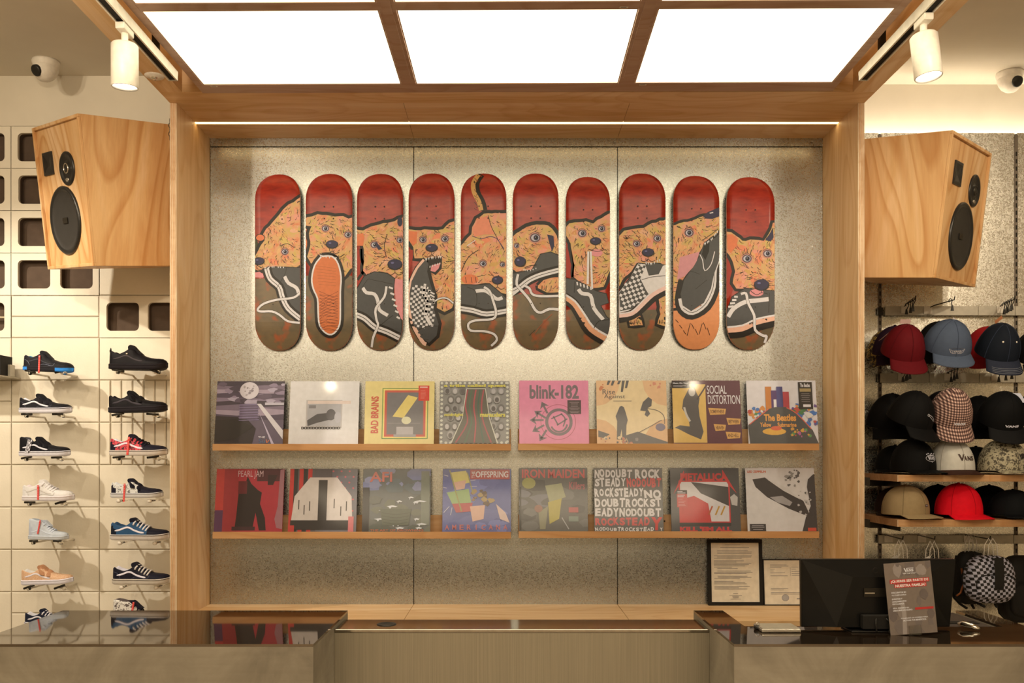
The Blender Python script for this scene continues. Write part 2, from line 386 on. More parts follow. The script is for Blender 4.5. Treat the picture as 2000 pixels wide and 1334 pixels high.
# painted concrete-block wall on the left
def block_wall():
    mb = MB(); k = DW/F
    x_of = lambda px: (px-CX)*k
    z_of = lambda py: EYE-(py-CY)*k
    W_, H_ = 172*k, 82.75*k; g = .0014
    T = .19
    def slab(x0, x1, z0, z1):
        b = .004
        f = [(x0+g, DW+b, z0+g), (x1-g, DW+b, z0+g), (x1-g, DW+b, z1-g), (x0+g, DW+b, z1-g)]
        i = [(x0+g+b, DW, z0+g+b), (x1-g-b, DW, z0+g+b), (x1-g-b, DW, z1-g-b), (x0+g+b, DW, z1-g-b)]
        mb.face(i, 0)
        for a in range(4):
            c = (a+1) % 4; mb.face([f[a], f[c], i[c], i[a]], 0); mb.face([f[c], f[a], (f[a][0], DW+.02, f[a][2]), (f[c][0], DW+.02, f[c][2])], 1)
    def rr(cx, cz, w, h, r, n=5):
        out = []
        for qx, qz, a0 in ((1, 1, 0), (-1, 1, pi/2), (-1, -1, pi), (1, -1, 1.5*pi)):
            for i in range(n+1):
                a = a0+pi/2*i/n; out.append((cx+qx*(w/2-r)+r*cos(a), cz+qz*(h/2-r)+r*sin(a)))
        return out
    def hollow(x0, z1):
        xs = [x0+g, x0+W_/2, x0+W_-g]
        for h in range(2):
            a0, a1 = xs[h], xs[h+1]; c = (x0+(45.25 if h == 0 else 127.5)*k, z1-41.5*k)
            wob = random.uniform(-.002, .002)
            hole = rr(c[0]+wob, c[1], 63.5*k, 55.5*k, 9*k)
            lo, hi = z1-H_+g, z1-g
            # frame around the hole: project each hole vertex out to the rectangle
            out = []
            for (px, pz) in hole:
                dx, dz = px-c[0], pz-c[1]; t = 1e9
                for d, lim in ((dx, (a1-c[0]) if dx > 0 else (a0-c[0])), (dz, (hi-c[1]) if dz > 0 else (lo-c[1]))):
                    if abs(d) > 1e-9: t = min(t, lim/d)
                out.append((c[0]+dx*t, c[1]+dz*t))
            n = len(hole)
            for i in range(n):
                j = (i+1) % n
                q = [(out[i][0], DW, out[i][1])]
                # insert the corner where the rectangle turns
                if abs(out[i][0]-out[j][0]) > 1e-6 and abs(out[i][1]-out[j][1]) > 1e-6:
                    cx_ = a1 if (out[i][0]+out[j][0])/2 > c[0] else a0; cz_ = hi if (out[i][1]+out[j][1])/2 > c[1] else lo
                    q.append((cx_, DW, cz_))
                q += [(out[j][0], DW, out[j][1]), (hole[j][0], DW, hole[j][1]), (hole[i][0], DW, hole[i][1])]
                mb.face(q[::-1], 0)
                mb.face([(hole[i][0], DW, hole[i][1]), (hole[j][0], DW, hole[j][1]), (hole[j][0], DW+.016, hole[j][1]), (hole[i][0], DW+.016, hole[i][1])], 0)
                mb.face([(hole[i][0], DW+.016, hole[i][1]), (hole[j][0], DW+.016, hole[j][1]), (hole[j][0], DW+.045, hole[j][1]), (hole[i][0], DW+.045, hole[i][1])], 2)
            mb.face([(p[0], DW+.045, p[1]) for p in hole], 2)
    for row in range(18):
        zt = z_of(246+82.75*row)
        if zt < 0: break
        for col in range(-5, 3):
            x0 = x_of(21.6+172*(col-1)); xr = x0+W_
            z0 = max(.0, zt-H_)
            if x0 < -4.2: continue
            if col == 2: xr = min(xr, -1.395)
            hol = (row < 4 and col != 2) or (row < 3) or (row == 4 and col in (0, 2, -1)) or (row == 3 and col < 2)
            if row == 4 and col == 1: slab(x0, x0+W_, zt-H_/2, zt); slab(x0, x0+W_, zt-H_, zt-H_/2); continue
            if (row == 6 and col == 0) or (row == 11 and col == 1): slab(x0, x0+W_, zt-H_/2, zt); slab(x0, x0+W_, z0, zt-H_/2); continue
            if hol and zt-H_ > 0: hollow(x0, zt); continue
            if col == 2 and row in (6, 7):
                e = [x0]+[x_of(p) for p in (215.7, 237, 259, 280.5, 302, 324)]+[xr]
                for a, b_ in zip(e, e[1:]):
                    if b_ > a: slab(a+.0008, min(b_, xr)-.0008, z0, zt)
                continue
            slab(x0, xr, z0, zt)
    mb.box(-4.2, -1.345, DW+.046, DW+.049, 0, z_of(246), 2)
    # joints, only behind the solid blocks' gaps
    zt = z_of(246)
    for row in range(19):
        z = zt-row*H_
        if z > 0: mb.box(-4.2, -1.395, DW+.006, DW+.02, z-.0035, z+.0035, 1)
    for col in range(-5, 3):
        x = x_of(21.6+172*(col-1))
        if x > -4.2: mb.box(x-.003, x+.003, DW+.0068, DW+.019, .001, zt-.001, 1)
    for p in (215.7, 237, 259, 280.5, 302, 324): mb.box(x_of(p)-.004, x_of(p)+.004, DW+.0075, DW+.018, zt-8*H_, zt-6*H_, 1)
    mb.box(x_of(-0.0)-.17, x_of(193), DW+.007, DW+.02, z_of(619)-.004, z_of(619)+.004, 1)
    mb.box(x_of(21), x_of(193), DW+.007, DW+.02, z_of(1197)-.004, z_of(1197)+.004, 1)
    mb.box(-4.2, x_of(22), DW+.007, DW+.02, z_of(784)-.004, z_of(784)+.004, 1)
    st('wall_back_left', mb, ['painted_block', 'groove', 'block_void'])
    st('trim_1', MB().box(-4.2, -1.395, DW, DW+.088, z_of(246), ZC), 'plaster')
block_wall()
# galvanised sheet wall on the right, with slotted uprights
ZG = EYE+630*DW/F
mb = MB(); xs = [1.478, 1.752, 2.392, 3.04, 3.7, 4.2]
for a, b_ in zip(xs, xs[1:]): mb.box(a+.006, b_-.006, DW, DW+.012, 0, ZG)
mb.box(1.478, 4.2, DW+.012, DW+.02, 0, ZG, 1)
st('wall_back_right', mb, ['galvanised_wall', 'dark_gap'])
for x in xs[1:4]:
    u = MB().box(x-.008, x+.008, DW-.004, DW+.011, .2, ZG-.01, 0)
    for i in range(78):
        z = .25+i*.0345
        if z < ZG-.05: u.box(x-.003, x+.003, DW-.0052, DW-.0038, z, z+.020, 1)
    tag(u.build('slotted_upright', ['upright_metal', 'dark_gap']), {1.752: 'slotted metal wall upright close beside the plywood post', 2.392: 'slotted metal wall upright near the right edge, behind the navy and black caps', 3.04: 'slotted metal wall upright beyond the caps'}[x], 'wall upright', 'slotted uprights')
tag(MB().box(1.49, 4.15, DW+.016, DW+.06, ZG-.05, ZG-.03, 0).build('cove_light_strip', 'cove_led'), 'hidden warm light strip washing the wall above the galvanised sheets', 'light')
# central recess: three galvanised sheets
mb = MB(); DP = 4.2
e = [-1.362, -.4277, .5077, 1.4505]; zt = EYE+603*DP/F; zb = .818
for a, b_ in zip(e, e[1:]): mb.box(a+.0018, b_-.0018, DP, DP+.02, zb, zt-.002)
mb.box(e[0], e[-1], DP-.001, DP+.02, zt+.002, 2.957)
mb.box(e[0], e[-1], DP+.02, DP+.03, zb, 2.957, 1)
for x in (-1.31, 1.40, -.44, .495): mb.lathe([(0, 0), (.004, .0005), (.005, .002)], 8, Matrix.Translation((x, DP-.003, zt+.02)) @ Matrix.Rotation(pi/2, 4, 'X'), 0)
st('trim_2', mb, ['galvanised_steel', 'dark_gap'])

# ---------------------------------------------------------------- plywood recess frame and canopy
XL0, XL1, XR1, XR0 = -1.392, -1.364, 1.450, 1.477
YF = 3.78; ZS = 2.957
fr = thing('plywood_recess_frame', 'deep plywood surround framing the galvanised record wall', 'wall frame', (.04, YF, 0))
for x0, x1, nm in ((XL0, XL1, 'left'), (XR1, XR0, 'right')):
    mb = MB().box(x0, x1, YF+.002, DP+.06, 0, ZS+.02, 0).box(x0, x1, YF-.001, YF+.002, 0, ZS, 1)
    # plywood lamination lines on the front edge
    for t in (.25, .5, .75): mb.box(x0+(x1-x0)*t-.0012, x0+(x1-x0)*t+.0012, YF-.0016, YF-.0008, 0, ZS, 2)
    mb.build('side_panel', ['ply_z', 'ply_edge', 'ledge_wood'], fr, world=True)
mb = MB()
for a, b_ in ((XL1, -.428), (-.4265, .507), (.5085, XR1)):
    for y0, y1 in ((YF, 3.998), (4.018, DP)): mb.box(a, b_, y0, y1, ZS, ZS+.018)
mb.build('soffit', 'ply_x', fr, world=True)
MB().box(XL1, XR1, 3.999, 4.017, ZS-.0005, ZS+.01).build('light_strip', 'led_light', fr, world=True)
mb = MB()
for a, b_ in ((XL1, -.4285), (-.4270, .5065), (.5085, XR1)): mb.box(a, b_, YF, DP+.01, .795, .818)
mb.build('sill', 'ply_x', fr, world=True, bevel=.001)
MB().box(XL1, XR1, YF+.015, YF+.035, 0, .794).build('base_panel', 'ply_x', fr, world=True)
# canopy: perimeter beams hanging under the ceiling
YC = 1.95; ZB = 2.957; bw = .09
cp = thing('plywood_canopy', 'plywood canopy projecting forward over the counter around the light panels', 'canopy', (.04, YC, ZB))
MB().box(XL0, XR0, YF-.112, YF-.0005, ZB, ZC-.002).build('beam', 'ply_x', cp, world=True)
MB().box(XL0, XL0+bw, YC, YF-.1125, ZB, ZC-.002).build('beam', 'ply_y', cp, world=True)
MB().box(XR0-bw, XR0, YC, YF-.1125, ZB, ZC-.002).build('beam', 'ply_y', cp, world=True)
MB().box(XL0, XR0, YC-.1, YC-.0005, ZB, ZC-.002).build('beam', 'ply_x', cp, world=True)
MB().box(XL0+bw, XR0-bw, YC, YF-.113, ZB+.10, ZB+.118).build('inner_ceiling', 'ply_x', cp, world=True)
# light box with 3 x 2 luminous panels, very slightly skewed to the wall
lb = thing('ceiling_light_grid', 'plywood grid of battens holding the luminous ceiling panels', 'light grid', (.04, 3.587, ZB), (0, 0, radians(-.55)))
X = [-1.235, -.453, -.397, .397, .458, 1.233]; Yr = [0, -.600, -.645, -1.245]
mb = MB(); t0, t1 = -.0005, .07
mb.box(X[0]-.028, X[5]+.028, 0, .078, t0, t1)
mb.box(X[0]-.028, X[5]+.028, Yr[3]-.03, Yr[3], t0, t1)
mb.box(X[0]-.028, X[0], Yr[3], 0, t0, t1); mb.box(X[5], X[5]+.028, Yr[3], 0, t0, t1)
for a, b_ in ((X[1], X[2]), (X[3], X[4])):
    mb.box(a, b_, Yr[3], 0, t0, t1, 0)
    mb.box(a+.012, b_-.012, Yr[3], -.06, t0-.004, t0, 1)
mb.box(X[0], X[5], Yr[2], Yr[1], t0+.0005, t1)
mb.build('batten_frame', ['grid_ply', 'grid_ply'], lb)
pl = {}
for r, (y1, y0) in enumerate(((Yr[0], Yr[1]), (Yr[2], Yr[3]))):
    for c, (x0, x1) in enumerate(((X[0], X[1]), (X[2], X[3]), (X[4], X[5]))):
        o = thing('ceiling_light_panel', '%s of the three glowing ceiling panels in the row %s' % (('leftmost', 'middle', 'rightmost')[c], ('nearest the record wall', 'cut off by the top edge of the photo')[r]), 'light panel', tuple(lb.matrix_basis @ Vector(((x0+x1)/2, (y0+y1)/2, .004))) if False else (0, 0, 0), (0, 0, radians(-.55)), 'luminous ceiling panels')
        R_ = Matrix.Rotation(radians(-.55), 4, 'Z'); p = Vector((.04, 3.587, ZB))+R_.to_3x3() @ Vector(((x0+x1)/2, (y0+y1)/2, .003))
        o.location = p
        hx, hy = (x1-x0)/2-.001, (y1-y0)/2-.001
        MB().box(-hx, hx, -hy, hy, 0, .012).build('diffuser', 'panel_light', o)
        q = MB(); e_ = .004
        for b in ((-hx, hx, -hy, -hy+e_), (-hx, hx, hy-e_, hy), (-hx, -hx+e_, -hy+e_, hy-e_), (hx-e_, hx, -hy+e_, hy-e_)): q.box(*b, -.0025, -.0003)
        q.build('rim', 'grid_ply', o)
        if r == 0 and c != 1 or (r == 0 and c == 1):
            lx, ly = {0: (-hx+.04, hy+.009), 1: (hx-.05, -hy-.014), 2: (-hx+.035, hy+.009)}[c]
            a = Art(lambda x, y: (x, y), lambda u, v, w: (u, v, -.0045-w), [[(-9, -9), (9, -9), (9, 9), (-9, 9)]])
            a.rect(lx-.014, ly-.006, lx+.014, ly+.006, 'paper'); a.rect(lx-.011, ly-.002, lx+.008, ly+.001, '3a3030')
            a.build('sticker', o)
# tracks and spotlights
def track(x, tx, lab):
    t = thing('lighting_track', lab, 'track', (x, YC+.02, 2.9))
    y1 = 3.42-YC-.02
    mb = MB(); w = .018
    mb.box(-w, w, 0, y1, .020, .034); mb.box(-w, -w+.006, 0, y1, 0, .02); mb.box(w-.006, w, 0, y1, 0, .02); mb.box(-w, w, y1-.003, y1, 0, .02)
    mb.build('rail', 'white_metal', t)
    MB().box(-w+.0065, w-.0065, 0, y1-.003, .004, .0195).build('conductor_slot', 'black_matte', t)
    for yy in (y1-.17, y1-.95): MB().box(-.010, .010, yy-.012, yy+.012, .034, .158).build('hanger', 'dark_metal', t)
track(-1.247, 0, 'white lighting track along the left side of the canopy')
track(1.332, 0, 'white lighting track along the right side of the canopy')
def spotlight(x, y, tilt, lab, rx=0):
    t = thing('track_spotlight', lab, 'spotlight', (x, y, 2.899), (0, 0, rx))
    MB().box(-.015, .015, -.04, .04, -.022, 0).build('adapter', 'white_metal', t, bevel=.003)
    MB().tube([(0, 0, -.02), (0, 0, -.06)], .011, 12).box(-.004, .004, -.014, .014, -.095, -.045).build('stem', 'white_metal', t, bevel=.001)
    mx = Matrix.Translation((0, 0, -.055)) @ Matrix.Rotation(tilt, 4, 'Y') @ Matrix.Rotation(radians(4), 4, 'X')
    can = MB().lathe([(0, 0), (.037, 0), (.0425, -.006), (.0425, -.138), (.040, -.140), (.038, -.132)], 32, mx).build('lamp_housing', 'white_metal', t)
    MB().lathe([(0, -.131), (.0375, -.131)], 32, mx).build('lens', 'lamp_face', can)
spotlight(-1.247, 2.985, radians(1.5), 'white cylinder spotlight on the left track')
spotlight(1.332, 2.925, radians(5), 'white cylinder spotlight on the right track', radians(180))
spot('track_spotlight_beam', (-1.247, 2.98, 2.68), (-1.5, 3.5, 0), 16, 60, .6, .03)
spot('track_spotlight_beam', (1.332, 2.92, 2.68), (1.5, 3.5, 0), 16, 60, .6, .03)
# smoke detector on the left beam
t = thing('smoke_detector', 'small round white detector under the left canopy beam', 'detector', (-1.352, 3.51, ZB))
MB().lathe([(0, -.006), (.018, -.006), (.021, -.004), (.034, -.004), (.037, 0), (.037, .001)], 28).build('base', 'white_plastic', t)
MB().lathe([(0, -.016), (.008, -.015), (.012, -.006)], 20).build('sensor', 'chrome', t)
# dome security cameras
def dome(x, y, yaw, lab):
    t = thing('dome_camera', lab, 'security camera', (x, y, ZC), (0, 0, yaw))
    b = MB().lathe([(0, 0), (.058, 0), (.060, -.008), (.056, -.022), (.053, -.028)], 28).build('base', 'white_plastic', t)
    mx = Matrix.Translation((0, -.002, -.035)) @ Matrix.Rotation(radians(-28), 4, 'X')
    bl = MB().lathe([(.052, .018), (.053, 0), (.050, -.022), (.040, -.042), (.026, -.056), (0, -.060)], 28, mx).build('ball', 'white_plastic', t)
    l = Matrix.Translation((0, -.002, -.035)) @ Matrix.Rotation(radians(-62), 4, 'X')
    MB().lathe([(.025, -.048), (.025, -.061), (.021, -.0635), (0, -.0635)], 24, l).build('lens', 'black_plastic', bl)
dome(-2.085, 4.14, radians(-22), 'white dome security camera on the ceiling at left')
p = P(1972, 142, 1.785*F/748); dome(p.x, p.y, radians(8), 'white dome security camera on the ceiling at right')

# ---------------------------------------------------------------- loudspeakers
def speaker(s, A, w, d, u, W_, H_, D_, drv, lab, logo):
    A = Vector(A); w = Vector(w).normalized(); u = Vector(u); u = (u-w*u.dot(w)).normalized(); d = Vector(d); d = (d-w*d.dot(w)-u*d.dot(u)).normalized()
    base = A-u*H_; t = thing('loudspeaker', lab, 'speaker', tuple(base))
    mb = MB()
    f = -d
    def pt(a, b_, c): return A+w*a-u*b_+d*c   # a across the face, b down, c into the depth
    lip = .012
    mb.hexa([pt(0, H_, lip), pt(W_, H_, lip), pt(W_*.6, H_, D_), pt(0, H_, D_), pt(0, 0, lip), pt(W_, 0, lip), pt(W_*.6, 0, D_), pt(0, 0, D_)])
    for a0, a1, b0, b1 in ((0, W_, 0, .013), (0, W_, H_-.013, H_), (0, .013, .013, H_-.013), (W_-.013, W_, .013, H_-.013)):
        mb.hexa([pt(a0, b1, 0), pt(a1, b1, 0), pt(a1, b1, lip), pt(a0, b1, lip), pt(a0, b0, 0), pt(a1, b0, 0), pt(a1, b0, lip), pt(a0, b0, lip)])
    # nearer side edge board is flush, so fill to the lip
    mb.build('cabinet', 'ply_speaker', t, bevel=.0015, world=True)
    # drivers, found on the front face
    n = w.cross(u).normalized(); n = n if n.dot(f) > 0 else -n
    pl0 = A+d*lip
    def hit(px, py):
        r = P(px, py, 1)-Vector((0, 0, EYE)); o = Vector((0, 0, EYE)); return o+r*((pl0-o).dot(n)/r.dot(n))
    def frame(px, py):
        c = hit(px, py); m = Matrix.Identity(4)
        for i in range(3): m[i][0], m[i][1], m[i][2], m[i][3] = w[i]*(1 if w.cross(u).dot(n) > 0 else -1), u[i], n[i], c[i]
        return m
    (tx, ty), (mx_, my_), (wx, wy) = drv
    m = frame(tx, ty)
    q = MB(); B = lambda a, b_, c: tuple(m @ Vector((a, b_, c)))
    s_ = .047
    for a0, a1, b0, b1 in ((-s_, s_, s_-.012, s_), (-s_, s_, -s_, -s_+.012), (-s_, -s_+.012, -s_+.012, s_-.012), (s_-.012, s_, -s_+.012, s_-.012)):
        q.hexa([B(a0, b0, 0), B(a1, b0, 0), B(a1, b1, 0), B(a0, b1, 0), B(a0, b0, .006), B(a1, b0, .006), B(a1, b1, .006), B(a0, b1, .006)])
    i = s_-.012; j = .010
    for k in range(4):
        c4 = [(-i, -i), (i, -i), (i, i), (-i, i)]; e4 = [(-j, -j), (j, -j), (j, j), (-j, j)]; k2 = (k+1) % 4
        q.face([B(*c4[k], .005), B(*c4[k2], .005), B(*e4[k2], .0012), B(*e4[k], .0012)])
    q.face([B(*p_, .0012) for p_ in ((-j, -j), (j, -j), (j, j), (-j, j))])
    q.build('horn_tweeter', 'black_plastic', t, world=True)
    m2 = frame(mx_, my_)
    R = .068
    md = MB().lathe([(R, 0), (R, .006), (R-.003, .008), (R-.012, .008), (R-.016, .004), (.035, .0015), (.024, .004), (.019, .0085), (.0, .010)], 36, m2).build('midrange_driver', 'black_plastic', t, world=True)
    rg = MB().lathe([(.018, .0086), (.018, .0098), (.0205, .0098), (.0205, .006)], 28, m2); rg.build('trim_ring', 'chrome', md, world=False) if False else None
    o = MB().lathe([(.0175, .009), (.0178, .0105), (.0205, .0105), (.0208, .006)], 28, m2).build('trim_ring', 'chrome' if s < 0 else 'dark_metal', None)
    o.parent = md; o.matrix_parent_inverse = (Matrix.Translation(base)).inverted()
    m3 = m2 @ Matrix.Translation((0, -.046, 0))
    o = MB().lathe([(0, .0095), (.010, .0095), (.011, .007)], 16, m3 @ Matrix.Scale(1.4, 4, (1, 0, 0)) @ Matrix.Scale(.7, 4, (0, 1, 0))).build('maker_badge', 'silver', None)
    o.parent = md; o.matrix_parent_inverse = (Matrix.Translation(base)).inverted()
    m4 = frame(wx, wy); R = .142
    wf = MB().lathe([(R, 0), (R, .006), (R-.004, .010), (R-.014, .010), (R-.020, .006), (.10, .003), (.05, .0012), (0, .001)], 48, m4, mf=lambda i_: 0 if i_ < 4 else 1).build('woofer', ['black_plastic', 'black_cone'], t, world=True)
    o = MB().hexa([m4 @ Vector(q_) for q_ in ((-.022, -.012, .003), (.022, -.012, .003), (.022, .012, .003), (-.022, .012, .003), (-.022, -.012, .006), (.022, -.012, .006), (.022, .012, .006), (-.022, .012, .006))]).build('woofer_badge', 'dark_metal', None)
    o.parent = wf; o.matrix_parent_inverse = (Matrix.Translation(base)).inverted()
    return t
speaker(-1, (-1.717, 3.657, EYE+1.369), (-.7463, .6579, .1012), (.6651, .7311, .1524), (-.0263, -.181, .9831), .453, .598, .40,
        ((95.5, 320), (132.5, 329), (129.5, 431)), 'angled plywood loudspeaker mounted left of the record wall', 0)
speaker(1, (1.784, 3.657, EYE+1.302), (.6855, .7258, .0572), (-.7257, .6748, .1338), (.0585, -.1333, .9893), .517, .582, .37,
        ((1869.5, 339), (1901.5, 373), (1875, 462)), 'angled plywood loudspeaker mounted right of the record wall', 0)
# bracket chain beside the left post
t = thing('speaker_chain', 'short dark safety chain hanging beside the left post top', 'chain', (-1.3983, 3.80, 2.83))
for i in range(5):
    c = Vector((0, 0, .06-i*.018)); a = i % 2
    MB().tube([c+Vector(((.006*cos(q*pi/5)) if a else 0, 0 if a else .006*cos(q*pi/5), .011*sin(q*pi/5))) for q in range(11)], .0016, 6, caps=False).build('chain_link', 'dark_metal', t)

# ---------------------------------------------------------------- counters
ZT = .957; Y0, Y1 = 2.637, 3.21
def counter(poly, lab, inner):
    t = thing('service_counter', lab, 'counter', (sum(p[0] for p in poly)/len(poly), 2.9, 0), group='cement counters')
    ins = .004
    cx_ = sum(p[0] for p in poly)/len(poly)
    b = MB(); b.prism(poly, lambda u, v, w: (u, v, w), 0, ZT-.008); b.build('counter_body', 'microcement', t, world=True)
    g = MB(); g.prism([(u+(0 if True else 0), v) for u, v in poly], lambda u, v, w: (u, v, w), ZT-.0075, ZT); g.build('glass_top', 'dark_glass', t, world=True, bevel=.0008)
    e = MB()
    for (x0, y0), (x1, y1) in inner:
        dx, dy = x1-x0, y1-y0; l = sqrt(dx*dx+dy*dy); nx, ny = dy/l, -dx/l
        e.hexa([(x0, y0, 0), (x0+nx*.0015, y0+ny*.0015, 0), (x1+nx*.0015, y1+ny*.0015, 0), (x1, y1, 0), (x0, y0, ZT-.009), (x0+nx*.0015, y0+ny*.0015, ZT-.009), (x1+nx*.0015, y1+ny*.0015, ZT-.009), (x1, y1, ZT-.009)])
    return t
counter([(-1.558, Y0), (-.558, Y0), (-.558, Y1), (-1.558, Y1)], 'left cement counter block with a dark glass top', [])
counter([(.655, Y0), (1.655, Y0), (1.655, Y1), (1.575, Y1), (1.575, 2.905), (.757, 2.905), (.757, Y1), (.655, Y1)], 'right cement counter block with a notched dark glass top', [])
t = thing('steel_counter', 'lower brushed steel counter between the two cement blocks', 'counter', (.05, 3.04, 0))
ZM = EYE-.561
MB().box(-.5575, .6545, 2.958, 3.133, 0, ZM-.012).build('front_panel', 'brushed_steel', t, world=True)
MB().box(-.5575, .6545, 2.957, 3.133, ZM-.0118, ZM).build('worktop', 'polished_steel', t, world=True, bevel=.002)
p = P(755, 1219.5, .561*F/329.5)
MB().lathe([(0, .0006), (.022, .0006), (.024, .0022), (.031, .0026), (.033, .0003)], 30, Matrix.Translation((p.x, p.y, ZM))).build('cable_grommet', 'black_plastic', t, world=True)
# ---------------------------------------------------------------- skateboard decks with a hand-painted dog mural
def deckpaint():
    m, nt, b = newmat('deck_red'); v = coords(nt, (3, 3, 9)); f = noise(nt, v, 4, 5, .6, .3)
    nt.links.new(ramp(nt, f, [(.3, alb('82190f')), (.55, alb('9c2513')), (.75, alb('a83619'))]), b.inputs['Base Color'])
    b.inputs['Roughness'].default_value = .32; b.inputs['Coat Weight'].default_value = .12; b.inputs['Coat Roughness'].default_value = .2
    MATS['deck_red'] = m
    m, nt, b = newmat('deck_olive'); v = coords(nt); f = noise(nt, v, 11, 3, .5, .4); g = noise(nt, v, 16, 2)
    c1 = ramp(nt, f, [(.35, alb('66573a')), (.55, alb('77603c'))]); mx = nd(nt, 'ShaderNodeMix', data_type='RGBA')
    nt.links.new(ramp(nt, g, [(.56, (0, 0, 0)), (.68, (.75, .75, .75))]), mx.inputs[0]); nt.links.new(c1, mx.inputs[6]); mx.inputs[7].default_value = (*alb('a04a22'), 1)
    nt.links.new(mx.outputs[2], b.inputs['Base Color']); b.inputs['Roughness'].default_value = .4; MATS['deck_olive'] = m
    m, nt, b = newmat('dog_coat'); v = coords(nt); f = noise(nt, v, 20, 4, .6, .8); g = noise(nt, v, 13, 2)
    c1 = ramp(nt, f, [(.33, alb('cf7340')), (.45, alb('d28f58')), (.56, alb('c99a58')), (.68, alb('c3a046'))]); mx = nd(nt, 'ShaderNodeMix', data_type='RGBA')
    nt.links.new(ramp(nt, g, [(.55, (0, 0, 0)), (.68, (.7, .7, .7))]), mx.inputs[0]); nt.links.new(c1, mx.inputs[6]); mx.inputs[7].default_value = (*alb('dd8a70'), 1)
    nt.links.new(mx.outputs[2], b.inputs['Base Color']); b.inputs['Roughness'].default_value = .45; MATS['dog_coat'] = m
deckpaint()
K = '2a241e'; WH = 'd6c9b2'; GR = '57544b'; ORG = 'd5713f'; PNK = 'd58478'; NAV = '35304a'; YEL = 'c8a24c'; ORB = 'c96a34'
def chk(a, poly, o, ex, ey, s, mat):   # checkerboard limited to cells whose centre lies in poly
    for i in range(-14, 15):
        for j in range(-14, 15):
            if (i+j) % 2: continue
            c = (o[0]+ex[0]*i+ey[0]*j, o[1]+ex[1]*i+ey[1]*j)
            if inside(c, poly):
                h = .46; a.poly([(c[0]+ex[0]*p+ey[0]*q, c[1]+ex[1]*p+ey[1]*q) for p, q in ((-h, -h), (h, -h), (h, h), (-h, h))], mat, True)
def dog(a, body, n=55, out=24, seed=1, oc=K):
    r = random.Random(seed); bb = []
    for i in range(len(body)):      # ragged painted outline
        p, q = body[i], body[(i+1) % len(body)]; l = sqrt((p[0]-q[0])**2+(p[1]-q[1])**2); m = max(1, int(l/26))
        for k in range(m):
            t = k/m; bb.append((p[0]+(q[0]-p[0])*t+r.uniform(-3, 3), p[1]+(q[1]-p[1])*t+r.uniform(-4, 4)))
    a.line(bb, out*1.75, oc, sm=False, closed=True); a.poly(bb, 'dog_coat')
    xs = [p[0] for p in body]; ys = [p[1] for p in body]
    def pick():
        for _ in range(60):
            q = (r.uniform(min(xs), max(xs)), r.uniform(min(ys), max(ys)))
            if inside(q, body): return q
        return None
    cols = ['d89858', 'd6a05e', 'cc8a4e', 'd98c68', 'dc7f50', 'c9a552', 'd9a070', 'c8964c']
    for i in range(n//3):
        c = pick()
        if not c: continue
        s_ = r.uniform(14, 38); an = r.uniform(0, pi); pl_ = []
        for j in range(12):
            t = 2*pi*j/12; u, v = s_*1.5*cos(t)*r.uniform(.75, 1), s_*.7*sin(t)*r.uniform(.75, 1); pl_.append((c[0]+u*cos(an)-v*sin(an), c[1]+u*sin(an)+v*cos(an)))
        if all(inside(q, body) for q in pl_): a.poly(pl_, cols[i % len(cols)])
    for mat, w, cnt in (('cf9c48', 6, n//2), ('de8f74', 6, n//4), ('e2a468', 5, n//3), ('7a4c30', 3, n//2), (K, 4.2, int(n*1.25))):
        for k in range(cnt):
            q0 = pick()
            if not q0: continue
            x, y = q0; an = .9*sin(x*.012)+1.1*cos(y*.011)+r.uniform(-.45, .45); l = r.uniform(14, 40)
            q = (x+cos(an)*l, y+sin(an)*l)
            if not inside(q, body): continue
            a.line([(x, y), ((x+q[0])/2-sin(an)*l*.16, (y+q[1])/2+cos(an)*l*.16), q], (lambda t, w=w: w*(1.1-.9*t)), mat)
def eye(a, x, y, r=15, px=2, py=0):
    r *= 1.12; a.poly(ell(x, y, r*1.9, r*1.6), 'c98868')
    a.poly(ell(x, y, r*1.55, r*1.35), '7a5650'); a.poly(ell(x, y, r*1.2, r), 'b9aca0'); a.line(ell(x, y, r*1.2, r), 3, K, closed=True)
    a.poly(ell(x+px, y+py, r*.72, r*.78), NAV); a.poly(ell(x+px, y+py, r*.4, r*.45), '17120f'); a.poly(ell(x+px-3, y+py-4, 2.6, 2.6, 8), WH)
    a.line([(x-r*1.6, y-r*.9), (x, y-r*1.75), (x+r*1.6, y-r*.8)], 3, K)
def nose(a, x, y, rx=38, ry=24, mouth=True):
    rx *= 1.08; ry *= 1.1
    a.poly(ell(x, y, rx+4, ry+4), K); a.poly([(x-rx, y-ry*.5), (x-rx*.5, y-ry), (x+rx*.5, y-ry), (x+rx, y-ry*.5), (x+rx*.75, y+ry*.5), (x, y+ry), (x-rx*.75, y+ry*.5)], NAV)
    a.poly(ell(x-rx*.35, y-ry*.35, rx*.25, ry*.2, 8), '6a6480')
    if mouth: a.line([(x, y+ry), (x, y+ry+22)], 3.5, K); a.line([(x-50, y+ry+30), (x-25, y+ry+38), (x, y+ry+22), (x+25, y+ry+38), (x+50, y+ry+28)], 3.5, K)
def teeth(a, pts, h=10, n=9):
    pts = smooth(pts, 6)
    for i in range(n):
        p = pts[int(i*(len(pts)-1)/max(1, n-1))]
        a.poly([(p[0]-5, p[1]), (p[0]+5, p[1]), (p[0]+1, p[1]+h)], WH, True)
def lace(a, pts, w=15): a.line(pts, w+5, K); a.line(pts, w, WH)
def sole(a, pts, w=34, tan=False):
    a.line(pts, w+34, K); a.line(pts, w, 'dfa070' if tan else WH); a.line(pts, w*.12, K)
def stripe(a, pts, w=24): a.line(pts, w, WH); 
LOW = lambda a, y, x0=0, x1=1200: a.poly([(x0, y), (x1, y), (x1, 1334), (x0, 1334)], 'deck_olive')
